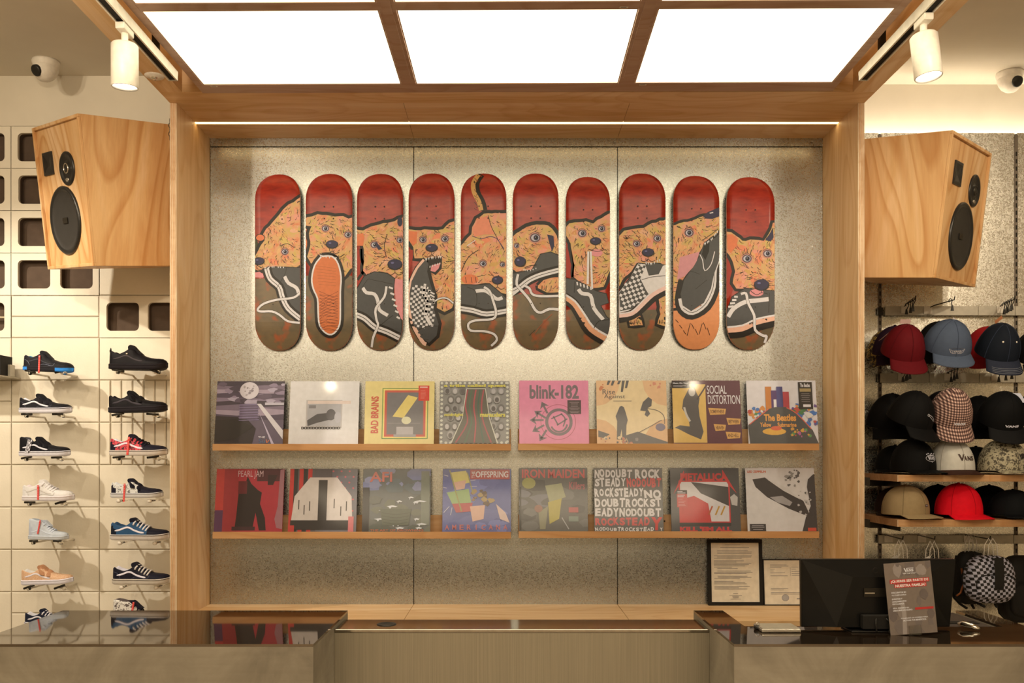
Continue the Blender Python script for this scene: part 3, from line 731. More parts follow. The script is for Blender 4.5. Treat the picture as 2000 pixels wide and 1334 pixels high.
def d1(a):
    LOW(a, 790)
    a.poly([(20, 470), (60, 560), (30, 660), (20, 660)], '4d4a22')
    dog(a, [(365, 205), (300, 250), (240, 290), (190, 350), (150, 400), (110, 440), (88, 480), (98, 520), (70, 560), (40, 620), (20, 650), (20, 712), (50, 735), (100, 722), (112, 705), (250, 708), (300, 720), (365, 690)], 75, 26, 1)
    a.poly(ell(66, 503, 34, 27), K); a.poly(ell(66, 503, 29, 22), ORG)
    a.poly([(30, 748), (60, 742), (98, 765), (85, 785), (30, 782)], PNK)
    up = [(105, 722), (150, 710), (240, 712), (365, 715), (365, 1075), (330, 1060), (262, 985), (225, 890), (165, 800), (125, 760)]
    a.line(up, 12, K, sm=False, closed=True); a.poly(up, GR); sole(a, [(110, 715), (135, 790), (200, 850), (222, 920), (262, 1000), (350, 1075)], 34)
    stripe(a, [(238, 775), (265, 822), (322, 856), (340, 910)]); a.line([(175, 870), (240, 760), (250, 715)], 3, K)
    lace(a, [(345, 890), (300, 925), (180, 940), (90, 968), (48, 1008), (70, 1022), (150, 1022), (205, 1048), (260, 1090), (345, 1102)])
    teeth(a, [(100, 712), (150, 705), (230, 708)], 12, 9); nose(a, 58, 668, 34, 22, False); a.line([(40, 695), (100, 722), (130, 700)], 4, K)
    eye(a, 240, 602); a.line([(205, 560), (260, 545), (310, 575)], 4, K)
def d2(a):
    LOW(a, 770); a.poly([(380, 400), (420, 420), (430, 640), (380, 640)], ORG)
    a.poly([(640, 690), (730, 700), (640, 800)], 'deck_olive')
    dog(a, [(370, 372), (430, 350), (470, 338), (560, 348), (650, 352), (690, 372), (740, 352), (740, 700), (700, 720), (650, 790), (620, 680), (600, 640), (520, 625), (470, 650), (430, 700), (395, 640), (420, 560), (410, 470), (430, 420), (370, 410)], 80, 26, 2)
    eye(a, 525, 438); eye(a, 684, 482); nose(a, 572, 550, 38, 24)
    a.line([(485, 618), (530, 632), (572, 622), (620, 640), (660, 618)], 5, K)
    so = smooth([(500, 640), (455, 700), (435, 790), (445, 860), (475, 930), (480, 1030), (490, 1120), (535, 1172), (580, 1170), (620, 1110), (625, 1000), (625, 880), (630, 780), (610, 690), (570, 640), (500, 640)], 3)
    a.line(so, 62, K, sm=False); a.line(so, 22, WH, sm=False); a.poly(so, ORB)
    for i in range(11): a.line([(485, 905+i*24), (615, 960+i*24-70+28)], 2.5, '7a3a1c', sm=False); a.line([(482, 880+i*25), (612, 935+i*22)], 2.5, '7a3a1c', sm=False)
    for i in range(11): a.line([(485, 960+i*19), (540, 920+i*20), (615, 880+i*24)], 2.5, '7a3a1c', sm=False)
    for i in range(7): a.line([(455+4*i, 700+i*22), (600, 720+i*20)], 2, '9a5026', sm=False)
    teeth(a, [(490, 622), (530, 634), (600, 640)], 14, 7)
def d3(a):
    LOW(a, 1060); a.poly([(740, 585), (785, 600), (800, 800), (740, 850)], '9a2717'); a.line([(775, 580), (778, 650), (800, 720), (750, 800)], 20, K)
    dog(a, [(735, 440), (790, 455), (820, 435), (880, 415), (960, 395), (1010, 385), (1090, 350), (1090, 820), (1040, 850), (980, 760), (900, 740), (820, 770), (790, 740), (800, 640), (790, 560), (770, 520), (735, 470)], 85, 26, 3)
    a.poly([(740, 480), (790, 470), (800, 500), (790, 560), (740, 560)], ORG); a.poly([(1005, 790), (1090, 800), (1090, 1100), (1030, 1050)], PNK)
    up = [(800, 775), (870, 745), (960, 755), (1010, 790), (1000, 900), (1010, 980), (1060, 1090), (1060, 1200), (900, 1140), (740, 1060), (740, 880)]
    a.line(up, 12, K, sm=False, closed=True); a.poly(up, GR); sole(a, [(730, 1040), (800, 1070), (870, 1130), (960, 1165), (1060, 1215)], 36)
    stripe(a, [(788, 855), (815, 890), (870, 900), (895, 950), (905, 1010), (965, 1050)]); a.line([(770, 880), (820, 800), (860, 800), (1000, 830)], 3, K); a.line([(900, 1130), (960, 1080), (1000, 1050)], 4, K)
    for i in range(6): a.line([(972+i*11, 850+i*42), (1000+i*10, 862+i*42)], 13, WH)
    lace(a, [(955, 845), (940, 920), (880, 1000), (885, 1080), (895, 1120), (860, 1200), (845, 1270)], 16)
    eye(a, 870, 553, 16, 4); a.poly([(880, 530), (925, 580), (900, 590), (880, 560)], NAV); eye(a, 1050, 520, 14); nose(a, 1015, 692, 46, 32)
    a.line([(955, 640), (940, 560), (960, 480)], 4, K); a.poly(ell(1050, 390, 18, 34), NAV)
def d4(a):
    LOW(a, 950); 
    dog(a, [(20, 445), (80, 450), (140, 445), (200, 450), (270, 440), (320, 395), (345, 385), (370, 390), (370, 870), (335, 1000), (285, 1025), (220, 990), (180, 860), (170, 760), (150, 650), (70, 650), (65, 570), (35, 530), (20, 500)], 85, 26, 4)
    a.poly([(25, 455), (90, 460), (85, 540), (60, 560), (30, 520)], ORG)
    a.poly([(20, 580), (60, 590), (60, 640), (30, 760), (20, 760)], '9a2717')
    a.poly([(150, 645), (265, 640), (262, 720), (220, 765), (170, 740), (160, 680)], K); a.poly([(165, 705), (255, 680), (240, 720), (215, 745), (180, 735)], PNK)
    up = [(150, 655), (95, 720), (50, 810), (35, 900), (40, 1000), (60, 1110), (110, 1200), (170, 1240), (225, 1190), (240, 1110), (205, 1000), (210, 920), (180, 820), (160, 740), (170, 690)]
    a.line(up, 46, K, sm=False, closed=True); a.line([(140, 660), (85, 730), (45, 830), (38, 960), (55, 1100), (120, 1225), (150, 1250)], 26, 'e0b08c'); a.poly(up, GR)
    reg = [(60, 835), (165, 835), (205, 930), (200, 1000), (215, 1120), (100, 1145), (55, 1080), (42, 960)]
    chk(a, reg, (120, 980), (19, 3), (-3, 18), 1, WH); stripe(a, [(150, 845), (135, 890), (160, 950), (150, 1040), (185, 1115)], 24)
    for i in range(4): a.line([(172+i*8, 880+i*24), (212, 900+i*22)], 10, WH)
    a.line([(100, 1150), (170, 1125), (235, 1125)], 4, K)
    teeth(a, [(150, 648), (200, 636), (255, 632)], 20, 8); teeth(a, [(180, 712), (215, 700), (248, 690)], -16, 5)
    eye(a, 130, 518); eye(a, 285, 512, 16); nose(a, 192, 575, 38, 23)
    lace(a, [(215, 950), (250, 930), (300, 930), (345, 965)], 10); a.poly(ell(285, 985, 45, 34), 'dog_coat'); a.line([(262, 985), (268, 1010), (272, 960)], 4, K); a.line([(295, 985), (300, 1010)], 4, K)
def d5(a):
    LOW(a, 1020)
    tl = [(520, 45), (485, 110), (490, 180), (525, 250), (540, 310)]
    a.line([(p[0]+22, p[1]) for p in tl], 44, K); a.line(tl, 32, 'c99650')
    for i in range(16): a.line([(490+i % 3*12, 70+i*15), (505+i % 2*10, 85+i*15)], 3, K)
    dog(a, [(730, 325), (640, 328), (560, 335), (510, 370), (475, 430), (470, 480), (440, 510), (400, 560), (385, 600), (385, 830), (500, 835), (600, 820), (650, 880), (730, 900)], 60, 26, 5)
    a.poly([(480, 440), (520, 370), (590, 345), (600, 400), (620, 450), (640, 480), (560, 480), (490, 500)], 'd98058')
    a.line([(590, 345), (610, 420), (650, 500), (700, 590)], 4, K); a.line([(475, 490), (540, 510), (600, 495), (650, 510), (700, 580)], 5, '6a4a5a')
    a.line([(400, 740), (450, 640), (520, 590)], 5, K); a.line([(440, 560), (500, 520)], 5, WH); a.poly(ell(460, 795, 60, 34), ORG)
    for x in (430, 470, 500): a.line([(x, 780), (x+6, 820)], 4, K)
    eye(a, 553, 685); eye(a, 690, 692, 11); nose(a, 655, 802, 34, 24)
    up = [(385, 835), (500, 838), (600, 830), (690, 905), (735, 950), (735, 1030), (600, 1040), (385, 1000)]
    a.line(up, 12, K, sm=False, closed=True); a.poly(up, GR); sole(a, [(385, 1000), (480, 1015), (580, 1040), (735, 1015)], 34)
    stripe(a, [(500, 880), (560, 875), (600, 895), (650, 935), (690, 925)], 24); a.line([(440, 850), (500, 880), (510, 960), (500, 985)], 4, K)
    lace(a, [(560, 850), (600, 880), (625, 950), (645, 1030), (620, 1075), (500, 1085), (450, 1110), (465, 1155), (560, 1160), (630, 1180), (650, 1220), (610, 1260)], 16)
def d6(a):
    LOW(a, 900)
    dog(a, [(740, 520), (790, 470), (860, 425), (930, 408), (1010, 415), (1060, 460), (1090, 540), (1100, 640), (1030, 610), (960, 640), (920, 720), (850, 740), (790, 740), (740, 720)], 65, 30, 6)
    a.poly([(1005, 480), (1050, 490), (1055, 560), (1040, 600), (1020, 540)], NAV)
    up = [(740, 760), (830, 745), (900, 730), (960, 620), (1030, 605), (1110, 640), (1110, 730), (960, 780), (860, 830), (780, 850), (740, 850)]
    a.line(up, 12, K, sm=False, closed=True); a.poly(up, GR); sole(a, [(740, 885), (800, 860), (870, 805), (960, 765), (1110, 725)], 34)
    dog(a, [(940, 840), (980, 800), (1060, 780), (1110, 780), (1110, 880), (1000, 890), (940, 860)], 12, 22, 61)
    for x in (970, 1000, 1035): a.line([(x, 840), (x-6, 880)], 5, K)
    stripe(a, [(880, 810), (760, 905)], 16)
    lace(a, [(800, 760), (790, 830), (830, 880), (880, 940), (920, 1010), (960, 1030), (1020, 1005), (1100, 1010)], 18)
    lace(a, [(845, 840), (880, 860), (900, 900), (960, 915), (1100, 912)], 16)
    eye(a, 920, 503, 22, 6); eye(a, 790, 560, 11); nose(a, 815, 672, 36, 30, False); teeth(a, [(840, 725), (880, 730), (925, 715)], 12, 6)
    a.line([(845, 715), (880, 700), (930, 695)], 4, K); a.line([(900, 1200), (960, 1120), (1040, 1040)], 4, 'a0502c'); a.line([(880, 1190), (920, 1150)], 3, K)
def d7(a):
    LOW(a, 1010)
    a.poly([(30, 500), (80, 520), (90, 780), (30, 780)], '9a2717'); a.line([(75, 510), (85, 600), (95, 700), (85, 780)], 20, K)
    dog(a, [(30, 440), (60, 405), (100, 395), (180, 390), (230, 400), (290, 360), (360, 325), (360, 700), (330, 780), (300, 850), (200, 860), (120, 800), (90, 780), (100, 700), (80, 600), (70, 540), (30, 470)], 85, 26, 7)
    eye(a, 152, 472, 18, 4); eye(a, 288, 440, 15); nose(a, 246, 527, 34, 22); a.poly(ell(255, 610, 40, 26), PNK); a.line([(200, 585), (255, 600), (300, 590)], 4, K)
    up = [(30, 790), (100, 800), (180, 840), (250, 880), (320, 900), (335, 960), (280, 980), (320, 1060), (360, 1090), (360, 1190), (240, 1150), (160, 1040), (100, 960), (30, 900)]
    a.line(up, 12, K, sm=False, closed=True); a.poly(up, GR); a.line([(25, 925), (90, 970), (140, 1050), (200, 1150), (320, 1225)], 76, K); a.line([(25, 915), (95, 965), (150, 1050), (215, 1145), (330, 1215)], 40, 'd99868'); a.line([(25, 900), (100, 950), (160, 1030), (230, 1130), (340, 1195)], 14, WH)
    stripe(a, [(125, 865), (150, 895), (210, 910), (235, 1000), (300, 1080)], 26); a.line([(100, 810), (95, 890)], 4, K); a.line([(235, 1140), (270, 1090), (350, 1080)], 5, K)
    for i in range(5): a.line([(115+i*24, 815+i*8), (118+i*24, 838+i*8)], 10, WH)
    a.line([(195, 600), (190, 830)], 15, WH); a.line([(212, 600), (222, 865)], 13, WH); a.line([(203, 600), (205, 840)], 3, K)
def d8(a):
    LOW(a, 1010); a.poly([(400, 500), (425, 520), (420, 800), (400, 820)], PNK)
    dog(a, [(400, 500), (450, 455), (520, 440), (590, 430), (650, 400), (750, 370), (750, 700), (700, 680), (600, 680), (540, 680), (500, 740), (450, 780), (400, 860)], 85, 26, 8)
    dog(a, [(480, 1080), (560, 1050), (580, 1120), (490, 1122)], 5, 22, 81); dog(a, [(690, 900), (750, 880), (750, 1130), (680, 1110), (700, 1040)], 12, 26, 82)
    up = [(545, 685), (600, 690), (650, 760), (720, 700), (750, 690), (750, 850), (600, 950), (500, 1040), (400, 1060), (400, 900), (480, 800)]
    a.line(up, 14, K, sm=False, closed=True); a.poly(up, WH)
    reg = [(545, 690), (600, 700), (560, 790), (600, 870), (620, 900), (520, 1000), (420, 1020), (412, 890), (480, 800)]
    a.poly(reg, GR); chk(a, reg, (500, 850), (20, 9), (-9, 19), 1, WH)
    a.poly([(595, 690), (650, 680), (725, 690), (690, 760), (620, 770)], GR); a.line([(570, 800), (640, 780), (740, 770)], 4, K)
    a.line([(400, 1070), (500, 1045), (580, 985), (650, 920), (760, 860)], 70, K); a.line([(400, 1050), (500, 1035), (575, 970), (650, 900), (760, 842)], 34, 'e3b79a'); a.line([(400, 1040), (500, 1022), (570, 955), (645, 885), (760, 825)], 8, WH)
    for x in (495, 520, 545): a.line([(x, 1085), (x-2, 1112)], 4, K)
    for x in (695, 715): a.line([(x, 1080), (x-2, 1110)], 4, K)
    teeth(a, [(600, 672), (640, 678), (695, 655)], 20, 8); eye(a, 535, 546); eye(a, 680, 508, 16); nose(a, 615, 607, 38, 24)
def d9(a):
    LOW(a, 400); a.poly([(50, 620), (400, 900), (400, 1300), (40, 1300)], 'd98a50')
    a.poly([(50, 1080), (380, 980), (380, 1300), (50, 1300)], 'd98a50')
    dog(a, [(40, 420), (100, 400), (180, 385), (240, 360), (300, 345), (385, 300), (385, 420), (365, 470), (320, 500), (270, 540), (240, 610), (215, 690), (130, 780), (100, 860), (95, 1000), (40, 1000)], 80, 22, 9)
    a.poly([(100, 640), (240, 600), (215, 680), (140, 770), (80, 800)], 'c8847a')
    up = [(245, 620), (270, 540), (330, 520), (385, 470), (385, 640), (340, 760), (320, 860), (270, 960), (180, 1020), (120, 980), (105, 900), (130, 800), (200, 700)]
    a.line([(395, 690), (375, 740), (362, 860), (300, 995), (185, 1060), (105, 1020), (85, 930), (110, 800)], 40, K); a.line([(385, 620), (345, 720), (335, 850), (280, 970), (190, 1030), (125, 1000), (105, 930)], 34, WH); a.line([(385, 620), (345, 720), (335, 850), (280, 970), (190, 1030), (125, 1000)], 4, K); a.poly(up, GR)
    a.poly([(255, 620), (270, 545), (310, 530), (305, 600), (280, 660)], '1c1815'); a.line([(240, 620), (260, 660), (275, 735), (320, 690), (345, 600)], 6, WH)
    a.line([(150, 760), (180, 740), (240, 760)], 3, K); a.line([(210, 865), (290, 800)], 3, K)
    a.poly([(262, 350), (300, 320), (385, 290), (385, 350), (330, 370), (280, 368)], NAV); a.line([(310, 330), (335, 325)], 7, WH)
    teeth(a, [(275, 540), (320, 510), (365, 455)], 18, 9); eye(a, 165, 468, 19, 2)
    a.line([(260, 520), (320, 480), (370, 440)], 4, K)
    for i in range(9): a.line([(70+i*28, 1080+(i*37) % 120), (90+i*28, 1100+(i*41) % 120)], 4, K)
def d10(a):
    LOW(a, 1000); a.poly([(420, 640), (470, 660), (480, 860), (440, 930), (420, 930)], '9a2717')
    dog(a, [(425, 460), (460, 465), (500, 490), (540, 525), (620, 515), (690, 525), (730, 470), (755, 400), (790, 400), (790, 880), (700, 900), (620, 890), (590, 860), (500, 860), (470, 820), (490, 740), (470, 660), (430, 600)], 90, 26, 10)
    a.poly([(432, 480), (470, 478), (510, 510), (500, 560), (460, 610), (435, 580)], ORG); a.poly([(700, 520), (735, 470), (755, 430), (760, 500), (740, 530)], NAV)
    up = [(425, 1060), (440, 1000), (470, 920), (560, 860), (640, 870), (790, 880), (790, 1050), (620, 1100), (500, 1130), (425, 1120)]
    a.line(up, 12, K, sm=False, closed=True); a.poly(up, GR); a.line([(420, 1170), (540, 1160), (640, 1120), (790, 1080)], 84, K); a.line([(420, 1150), (540, 1140), (640, 1095), (790, 1060)], 42, 'e0a880'); a.line([(420, 1132), (540, 1120), (640, 1075), (790, 1045)], 12, WH)
    stripe(a, [(440, 1060), (480, 1000), (560, 955), (640, 945), (725, 935)], 30); a.line([(730, 890), (725, 1030)], 4, K)
    for i in range(4): a.line([(440+i*14, 990-i*24), (478+i*10, 985-i*22)], 14, WH)
    lace(a, [(530, 900), (565, 895), (580, 960), (610, 1020), (625, 1060), (632, 1150), (690, 1190), (715, 1195), (705, 1240)], 18)
    a.poly(ell(640, 890, 50, 26), PNK); eye(a, 572, 650, 20, 4); eye(a, 716, 615, 18, 3); nose(a, 675, 836, 48, 34, False)
    a.line([(600, 880), (640, 905), (675, 890), (720, 900)], 4, K); a.line([(675, 870), (675, 890)], 4, K)
DK = [(490, 498, 586.5, 336.6, 683, d1, 'dog lunging left at a dark high-top with a loose lace'),
      (490, 597, 688, 335.6, 683, d2, 'dog biting the heel of an orange waffle shoe sole'),
      (490, 697, 787, 335.6, 682.5, d3, 'dog with its big dark nose over a grey laced high-top'),
      (790, 798, 887.6, 334.7, 682, d4, 'snarling dog gripping a checkered shoe hanging upright'),
      (790, 900, 989, 334.7, 681, d5, 'dog lying down with its thin tail raised to the top'),
      (790, 1001.6, 1091, 334.7, 681, d6, 'dog resting its chin on a shoe beside its paw'),
      (1095, 1105.5, 1191.5, 341.6, 680, d7, 'dog pulling two straight white laces from a dark shoe'),
      (1095, 1209, 1300, 334.7, 682, d8, 'dog carrying a checkered slip-on shoe, two paws below'),
      (1300, 1315, 1405, 339.5, 681.5, d9, 'dog head raised over a dark slip-on, orange lower end'),
      (1300, 1419, 1513, 342, 681.5, d10, 'dog with pointed ears and round eyes above a dark shoe')]
def deck(i, ox, x0, x1, y0, y1, art, lab):
    d = 4.152; cx_, cy_ = (x0+x1)/2, (y0+y1)/2
    c = P(cx_, cy_, d); k = d/F; W2 = (x1-x0)/2*k; L2 = (y1-y0)/2*k; Rn = W2*1.22
    t = thing('skateboard_deck', 'red skateboard deck, '+lab, 'skateboard deck', (c.x, d, c.z), group='painted skateboard decks')
    kick = .15
    def fn(u, v, w):
        e_ = max(0, abs(v)-(L2-kick)); conc = (u/W2)**2*.004
        return (u, -w+1.35*e_*e_+conc*0, v)
    def hw(v):
        e_ = max(0, abs(v)-(L2-Rn))/Rn
        return W2*max(0, 1-min(1, e_)**2.25)**(1/2.25)
    vs = [-L2+Rn*(1-cos(j/10*pi/2)) for j in range(11)]; vs = vs+[-L2+Rn+(2*(L2-Rn))*j/14 for j in range(1, 14)]+[-q for q in vs[::-1]]
    out = [(hw(v), v) for v in vs]+[(-hw(v), v) for v in vs[::-1]]
    out = [p for j, p in enumerate(out) if j == 0 or (abs(p[0]-out[j-1][0])+abs(p[1]-out[j-1][1])) > 1e-5]
    if abs(out[-1][0]-out[0][0])+abs(out[-1][1]-out[0][1]) < 1e-5: out.pop()
    th = .0105; mb = MB()
    rows = [[(fn(hw(v)*q/4, v, 0)) for q in range(-4, 5)] for v in vs]; mb.grid(rows, 0)
    back = [[(p[0], p[1]+th, p[2]) for p in r][::-1] for r in rows]; mb.grid(back, 2)
    for a_ in (0, 8):
        mb.grid([[rows[j][a_], (rows[j][a_][0], rows[j][a_][1]+th*.33, rows[j][a_][2]), (rows[j][a_][0], rows[j][a_][1]+th*.66, rows[j][a_][2]), (rows[j][a_][0], rows[j][a_][1]+th, rows[j][a_][2])] for j in range(len(vs))], 0, False, False, lambda i_, j_: (1, 0, 1)[j_])
    mb.build('board', ['deck_red', 'ply_edge', 'black_matte'], t)
    kk = 3.606
    ys = [-L2-.01]+[-L2+kick*q/6 for q in range(1, 7)]+[L2-kick*q/6 for q in range(6, 0, -1)]+[L2+.01]
    clips = []
    for a_, b_ in zip(ys, ys[1:]):
        cl = clip_half(clip_half([(p[0]*.992, p[1]*.998) for p in out], 0, 1, b_), 0, -1, -a_)
        if len(cl) > 2: clips.append(cl)
    xf = lambda x, y: ((ox+x/kk-cx_)*k, -(325+y/kk-cy_)*k)
    A_ = Art(xf, fn, clips, .00004); A_.layer = 1
    art(A_)
    X0 = (x0-ox)*kk; X1 = (x1-ox)*kk; Y0_ = (y0-325)*kk; mx_ = (X0+X1)/2
    for yy in (Y0_+246, Y0_+246+84):
        for dx in (-32, 32): A_.poly(ell(mx_+dx, yy, 5.5, 5.5, 10), '140f0c' if yy < Y0_+260 else '4a1a12')
    for dx in (-32, 32):
        A_.poly(ell(mx_+dx, Y0_+930, 4, 4, 8), '2c2018')
    A_.build('painted_dog_artwork', t)
    for v in (-L2*.45, L2*.45):
        sp = MB().lathe([(.012, 0), (.012, DP-.0015-d-th-.0005)], 12, Matrix.Translation((0, th, v)) @ Matrix.Rotation(-pi/2, 4, 'X'))
        sp.build('standoff', 'dark_metal', t)
for i, D in enumerate(DK): deck(i, *D)
# ---------------------------------------------------------------- record ledges
DL = 4.07
def ledge(x0, x1, ytop, ybot, yback, lab):
    X0 = (x0-CX)*DL/F; X1 = (x1-CX)*DL/F; zt = EYE-(ytop-CY)*DL/F; zb_ = EYE-(ybot-CY)*DL/F; zk = EYE-(yback-CY)*4.188/F
    t = thing('record_ledge', lab, 'shelf', ((X0+X1)/2, DL, zb_), group='wooden record ledges')
    MB().box(X0, X1, DL, DL+.012, zb_, zt).build('front_lip', 'ledge_wood', t, world=True, bevel=.0008)
    MB().box(X0, X1, DL+.0125, DP-.0135, zb_, zb_+.009).build('ledge_board', 'ledge_wood', t, world=True)
    b = MB().box(X0, X1, DP-.013, DP-.0015, zb_, zk); b.build('back_board', 'ledge_wood', t, world=True)
    for q in (.12, .5, .88): MB().lathe([(0, 0), (.0035, 0), (.004, .001)], 8, Matrix.Translation((X0+(X1-X0)*q, DP-.0145, zk-.03)) @ Matrix.Rotation(pi/2, 4, 'X')).build('screw', 'dark_metal', t, world=True)
    return zb_+.009
zu = ledge(415, 998, 867, 880, 838, 'left wooden ledge of the upper record row')
ledge(1012, 1600, 866.5, 879.5, 838, 'right wooden ledge of the upper record row')
zl = ledge(415, 998, 1039, 1052, 1006, 'left wooden ledge of the lower record row')
ledge(1013, 1600, 1038, 1051, 1005, 'right wooden ledge of the lower record row')
S = .308
def film(nm, op):
    pass
def record(x0, x1, ytop, zbot, art, lab, tw=0):
    # sleeve leans back: bottom front edge at 4.125, top edge near the wall
    yb, yt = 4.118, 4.170
    zt = EYE-(ytop-CY)*(yt)/F
    W_ = (x1-x0)*yt/F; cx_ = ((x0+x1)/2-CX)*yt/F
    h = sqrt((zt-zbot)**2+(yt-yb)**2); tl = math.atan2(yt-yb, zt-zbot)
    t = thing('record_sleeve', lab, 'record', (cx_, yb, zbot+.0008), (-tl, 0, radians(tw)), 'vinyl record sleeves on the ledges')
    MB().box(-W_/2, W_/2, 0, .0038, 0, h).build('sleeve', ink(art[0]), t, bevel=.0008)
    a = Art(lambda x, y: (-W_/2+W_*x/100, h*(1-y/100*.945)), lambda u, v, w: (u, -.0002-w, v), [[(-W_/2+.0005, .0005), (W_/2-.0005, .0005), (W_/2-.0005, h-.0005), (-W_/2+.0005, h-.0005)]], .00005)
    art[1](a)
    for m in a.mats:
        if m not in M: pass
    mats = [(M[m] if m in M else ink(m)) for m in a.mats]
    a.mb.build('cover_art', mats, t)
    return t
def blobs(a, r, n, box, sz, cols, asp=1):
    for i in range(n):
        x, y = r.uniform(box[0], box[2]), r.uniform(box[1], box[3]); s_ = r.uniform(*sz); k = r.randint(7, 10)
        a.poly([(x+s_*asp*r.uniform(.6, 1.1)*cos(2*pi*j/k), y+s_*r.uniform(.6, 1.1)*sin(2*pi*j/k)) for j in range(k)], r.choice(cols))
def lines(a, x0, x1, ys, mat, h=.8, r=random.Random(3), cen=False):
    for y in ys:
        l = (x1-x0)*r.uniform(.55, 1)
        if cen: a.rect((x0+x1-l)/2, y, (x0+x1+l)/2, y+h, mat)
        else: a.rect(x0, y, x0+l, y+h, mat)
def r1(a):
    r = random.Random(11)
    for i in range(9): a.poly([(0, i*6.5), (35, i*6.5+r.uniform(-3, 3)), (70, i*6.5+r.uniform(-3, 3)), (100, i*6.5), (100, i*6.5+9), (0, i*6.5+9)], ('4d4048', '7d6a70', '9c8888', '5a4a55', '857278')[i % 5])
    blobs(a, r, 22, (0, 2, 100, 34), (2, 6), ['a89898', '6a5860', '54464e', '8d7a80'], 2.4)
    a.poly([(0, 55), (45, 58), (60, 75), (55, 100), (0, 100)], '352a2c'); a.rect(35, 36, 62, 60, '6c5a68')
    for i in range(7): a.line([(34, 38+i*4), (64, 37+i*4)], 1, '89788a', sm=False)
    a.poly(ell(48, 15, 14, 13.5, 24), 'cdbfb0'); blobs(a, r, 14, (40, 8, 57, 23), (1, 2.6), ['8d7f78', 'a79a90'])
    a.poly([(60, 36), (66, 36), (100, 78), (100, 92)], 'cfc3b2'); a.poly([(60, 40), (64, 50), (88, 100), (84, 100)], 'b9a8a8'); a.rect(72, 34, 100, 38, 'b8aca4')
    a.poly([(0, 62), (30, 60), (56, 72), (30, 92), (0, 96)], '2a2220'); a.text('THE', (64, 87, 74, 90), 'd6cabc', .02); a.text('Sun', (65, 91, 80, 98), '5a6a78', .02); a.line([(76, 92), (77, 97), (80, 93)], 1.2, 'd07038')
def r2(a):
    a.rect(24, 30, 76, 74, 'b8ad99'); a.rect(26, 31, 88, 36, 'd8c0a4'); a.rect(26, 36, 74, 71, 'a9a294')
    a.poly([(26, 62), (40, 52), (58, 50), (62, 60), (40, 66), (27, 71)], '5f5a53'); a.poly(ell(60, 53, 7, 9), '67615a'); a.rect(28, 38, 38, 43, '847d72'); a.poly(ell(70, 57, 5, 9), 'b0a99c')
    for i in range(14): a.line([(18+i*4, 72), (20+i*4, 76), (22+i*4, 72)], .8, '3a342c'); a.line([(18+i*4, 76), (20+i*4, 72), (22+i*4, 76)], .8, '3a342c')
def r3(a):
    for b, c in ((11, '5f8a3c'), (12.2, 'e6cc6c'), (14.5, 'c8503c'), (16.5, 'b85a44'), (18, '7c756c')): a.rect(14+b, b, 100-b+2, 100-b+2, c)
    a.poly([(40, 40), (56, 20), (78, 20), (66, 40), (74, 42), (56, 60), (60, 46)], 'dfc466') if False else a.poly([(40, 56), (62, 22), (76, 26), (56, 58)], 'dfc466')
    a.rect(46, 72, 70, 84, 'b0a698'); a.rect(42, 84, 74, 88, '9c9488'); a.rect(33, 66, 80, 67, '8c857a')
    a.poly(ell(60, 62, 7, 6), 'd9cf9c')
    a.text('BAD BRAINS', (9, 24, 20, 82), 'c8543c', .03, rot=True)
    a.rect(77, 7, 92.5, 31, 'd03c28'); a.rect(79, 8.5, 90, 10.5, 'e8b8a0'); lines(a, 80, 90, [15+i*2 for i in range(7)], 'dd8066', .6)
def r4(a):
    for i in range(15):
        for q in ((3+i*6.6, 3), (3+i*6.6, 97), (3, 3+i*6.6), (97, 3+i*6.6)): a.poly(ell(q[0], q[1], 2.1, 2.1, 8), 'c9c2a4')
    r = random.Random(4)
    for j in range(6):
        for i in range(8):
            x, y = 11+i*11+(j % 2)*5, 15+j*14
            if 36 < x < 68 or x > 92: continue
            a.poly(ell(x, y, 4.9, 6.5, 10), r.choice(['8f887a', '777064', 'a09888'])); a.poly(ell(x, y+1, 3, 4.2, 9), r.choice(['a89f90', '6a6258', 'b7ae9c']))
    a.poly([(38, 12), (66, 12), (72, 60), (84, 98), (16, 98), (32, 60)], 'c9c0a2')
    a.poly([(39, 13), (65, 13), (71, 60), (82, 98), (18, 98), (33, 60)], '6a6450')
    for x, c in ((38, 'a04848'), (44, '5b7050'), (50, 'a84a48'), (56, '4f6a52'), (61, 'a04848')): a.line([(x+2, 14), (x-1, 40), (x+2, 66), (x+(x-50)*1.2, 97)], 2, c)
    for t, b in (('a tribe called quest', (6, 5, 95, 11)), ('midnight', (7, 51, 34, 57)), ('marauders', (58, 50, 94, 57))): a.text(t, b, 'd0c04c', .04)
def r5(a):
    g = '7a6a66'
    a.text('blink-182', (15, 7, 86, 29), g, .035)
    a.line(ell(56, 65, 25, 27, 26), .9, 'b05a62', closed=True); a.line(ell(57, 65, 17.5, 19, 26), 4.4, g, closed=True)
    a.line(ell(57, 66, 12, 14, 12, .2, 2.7), 2.6, g); a.line([(49, 56), (56, 70)], 2, g); a.line([(46, 60), (62, 52)], 2, g); a.line([(60, 52), (66, 60), (63, 72)], 2, g); a.line([(54, 70), (69, 60)], 2, g)
    for x, y, an in ((34, 37, -2.0), (25, 50, -2.55), (19, 62, pi), (22, 78, 2.6), (31, 91, 2.1)):
        ca, sa = cos(an), sin(an); tr = lambda p, q: (x+ca*p-sa*q, y+sa*p+ca*q)
        a.poly([tr(4, 0), tr(-6, -7), tr(-3, 0), tr(-6, 7)], g); a.line([tr(0, 0), tr(-16, 0)], 3, g, sm=False)
    a.rect(69.5, 31, 89, 52.5, '54423f'); lines(a, 72, 87, [34, 36.5, 40, 43, 45, 48, 50], '9c8078', .7, cen=True)
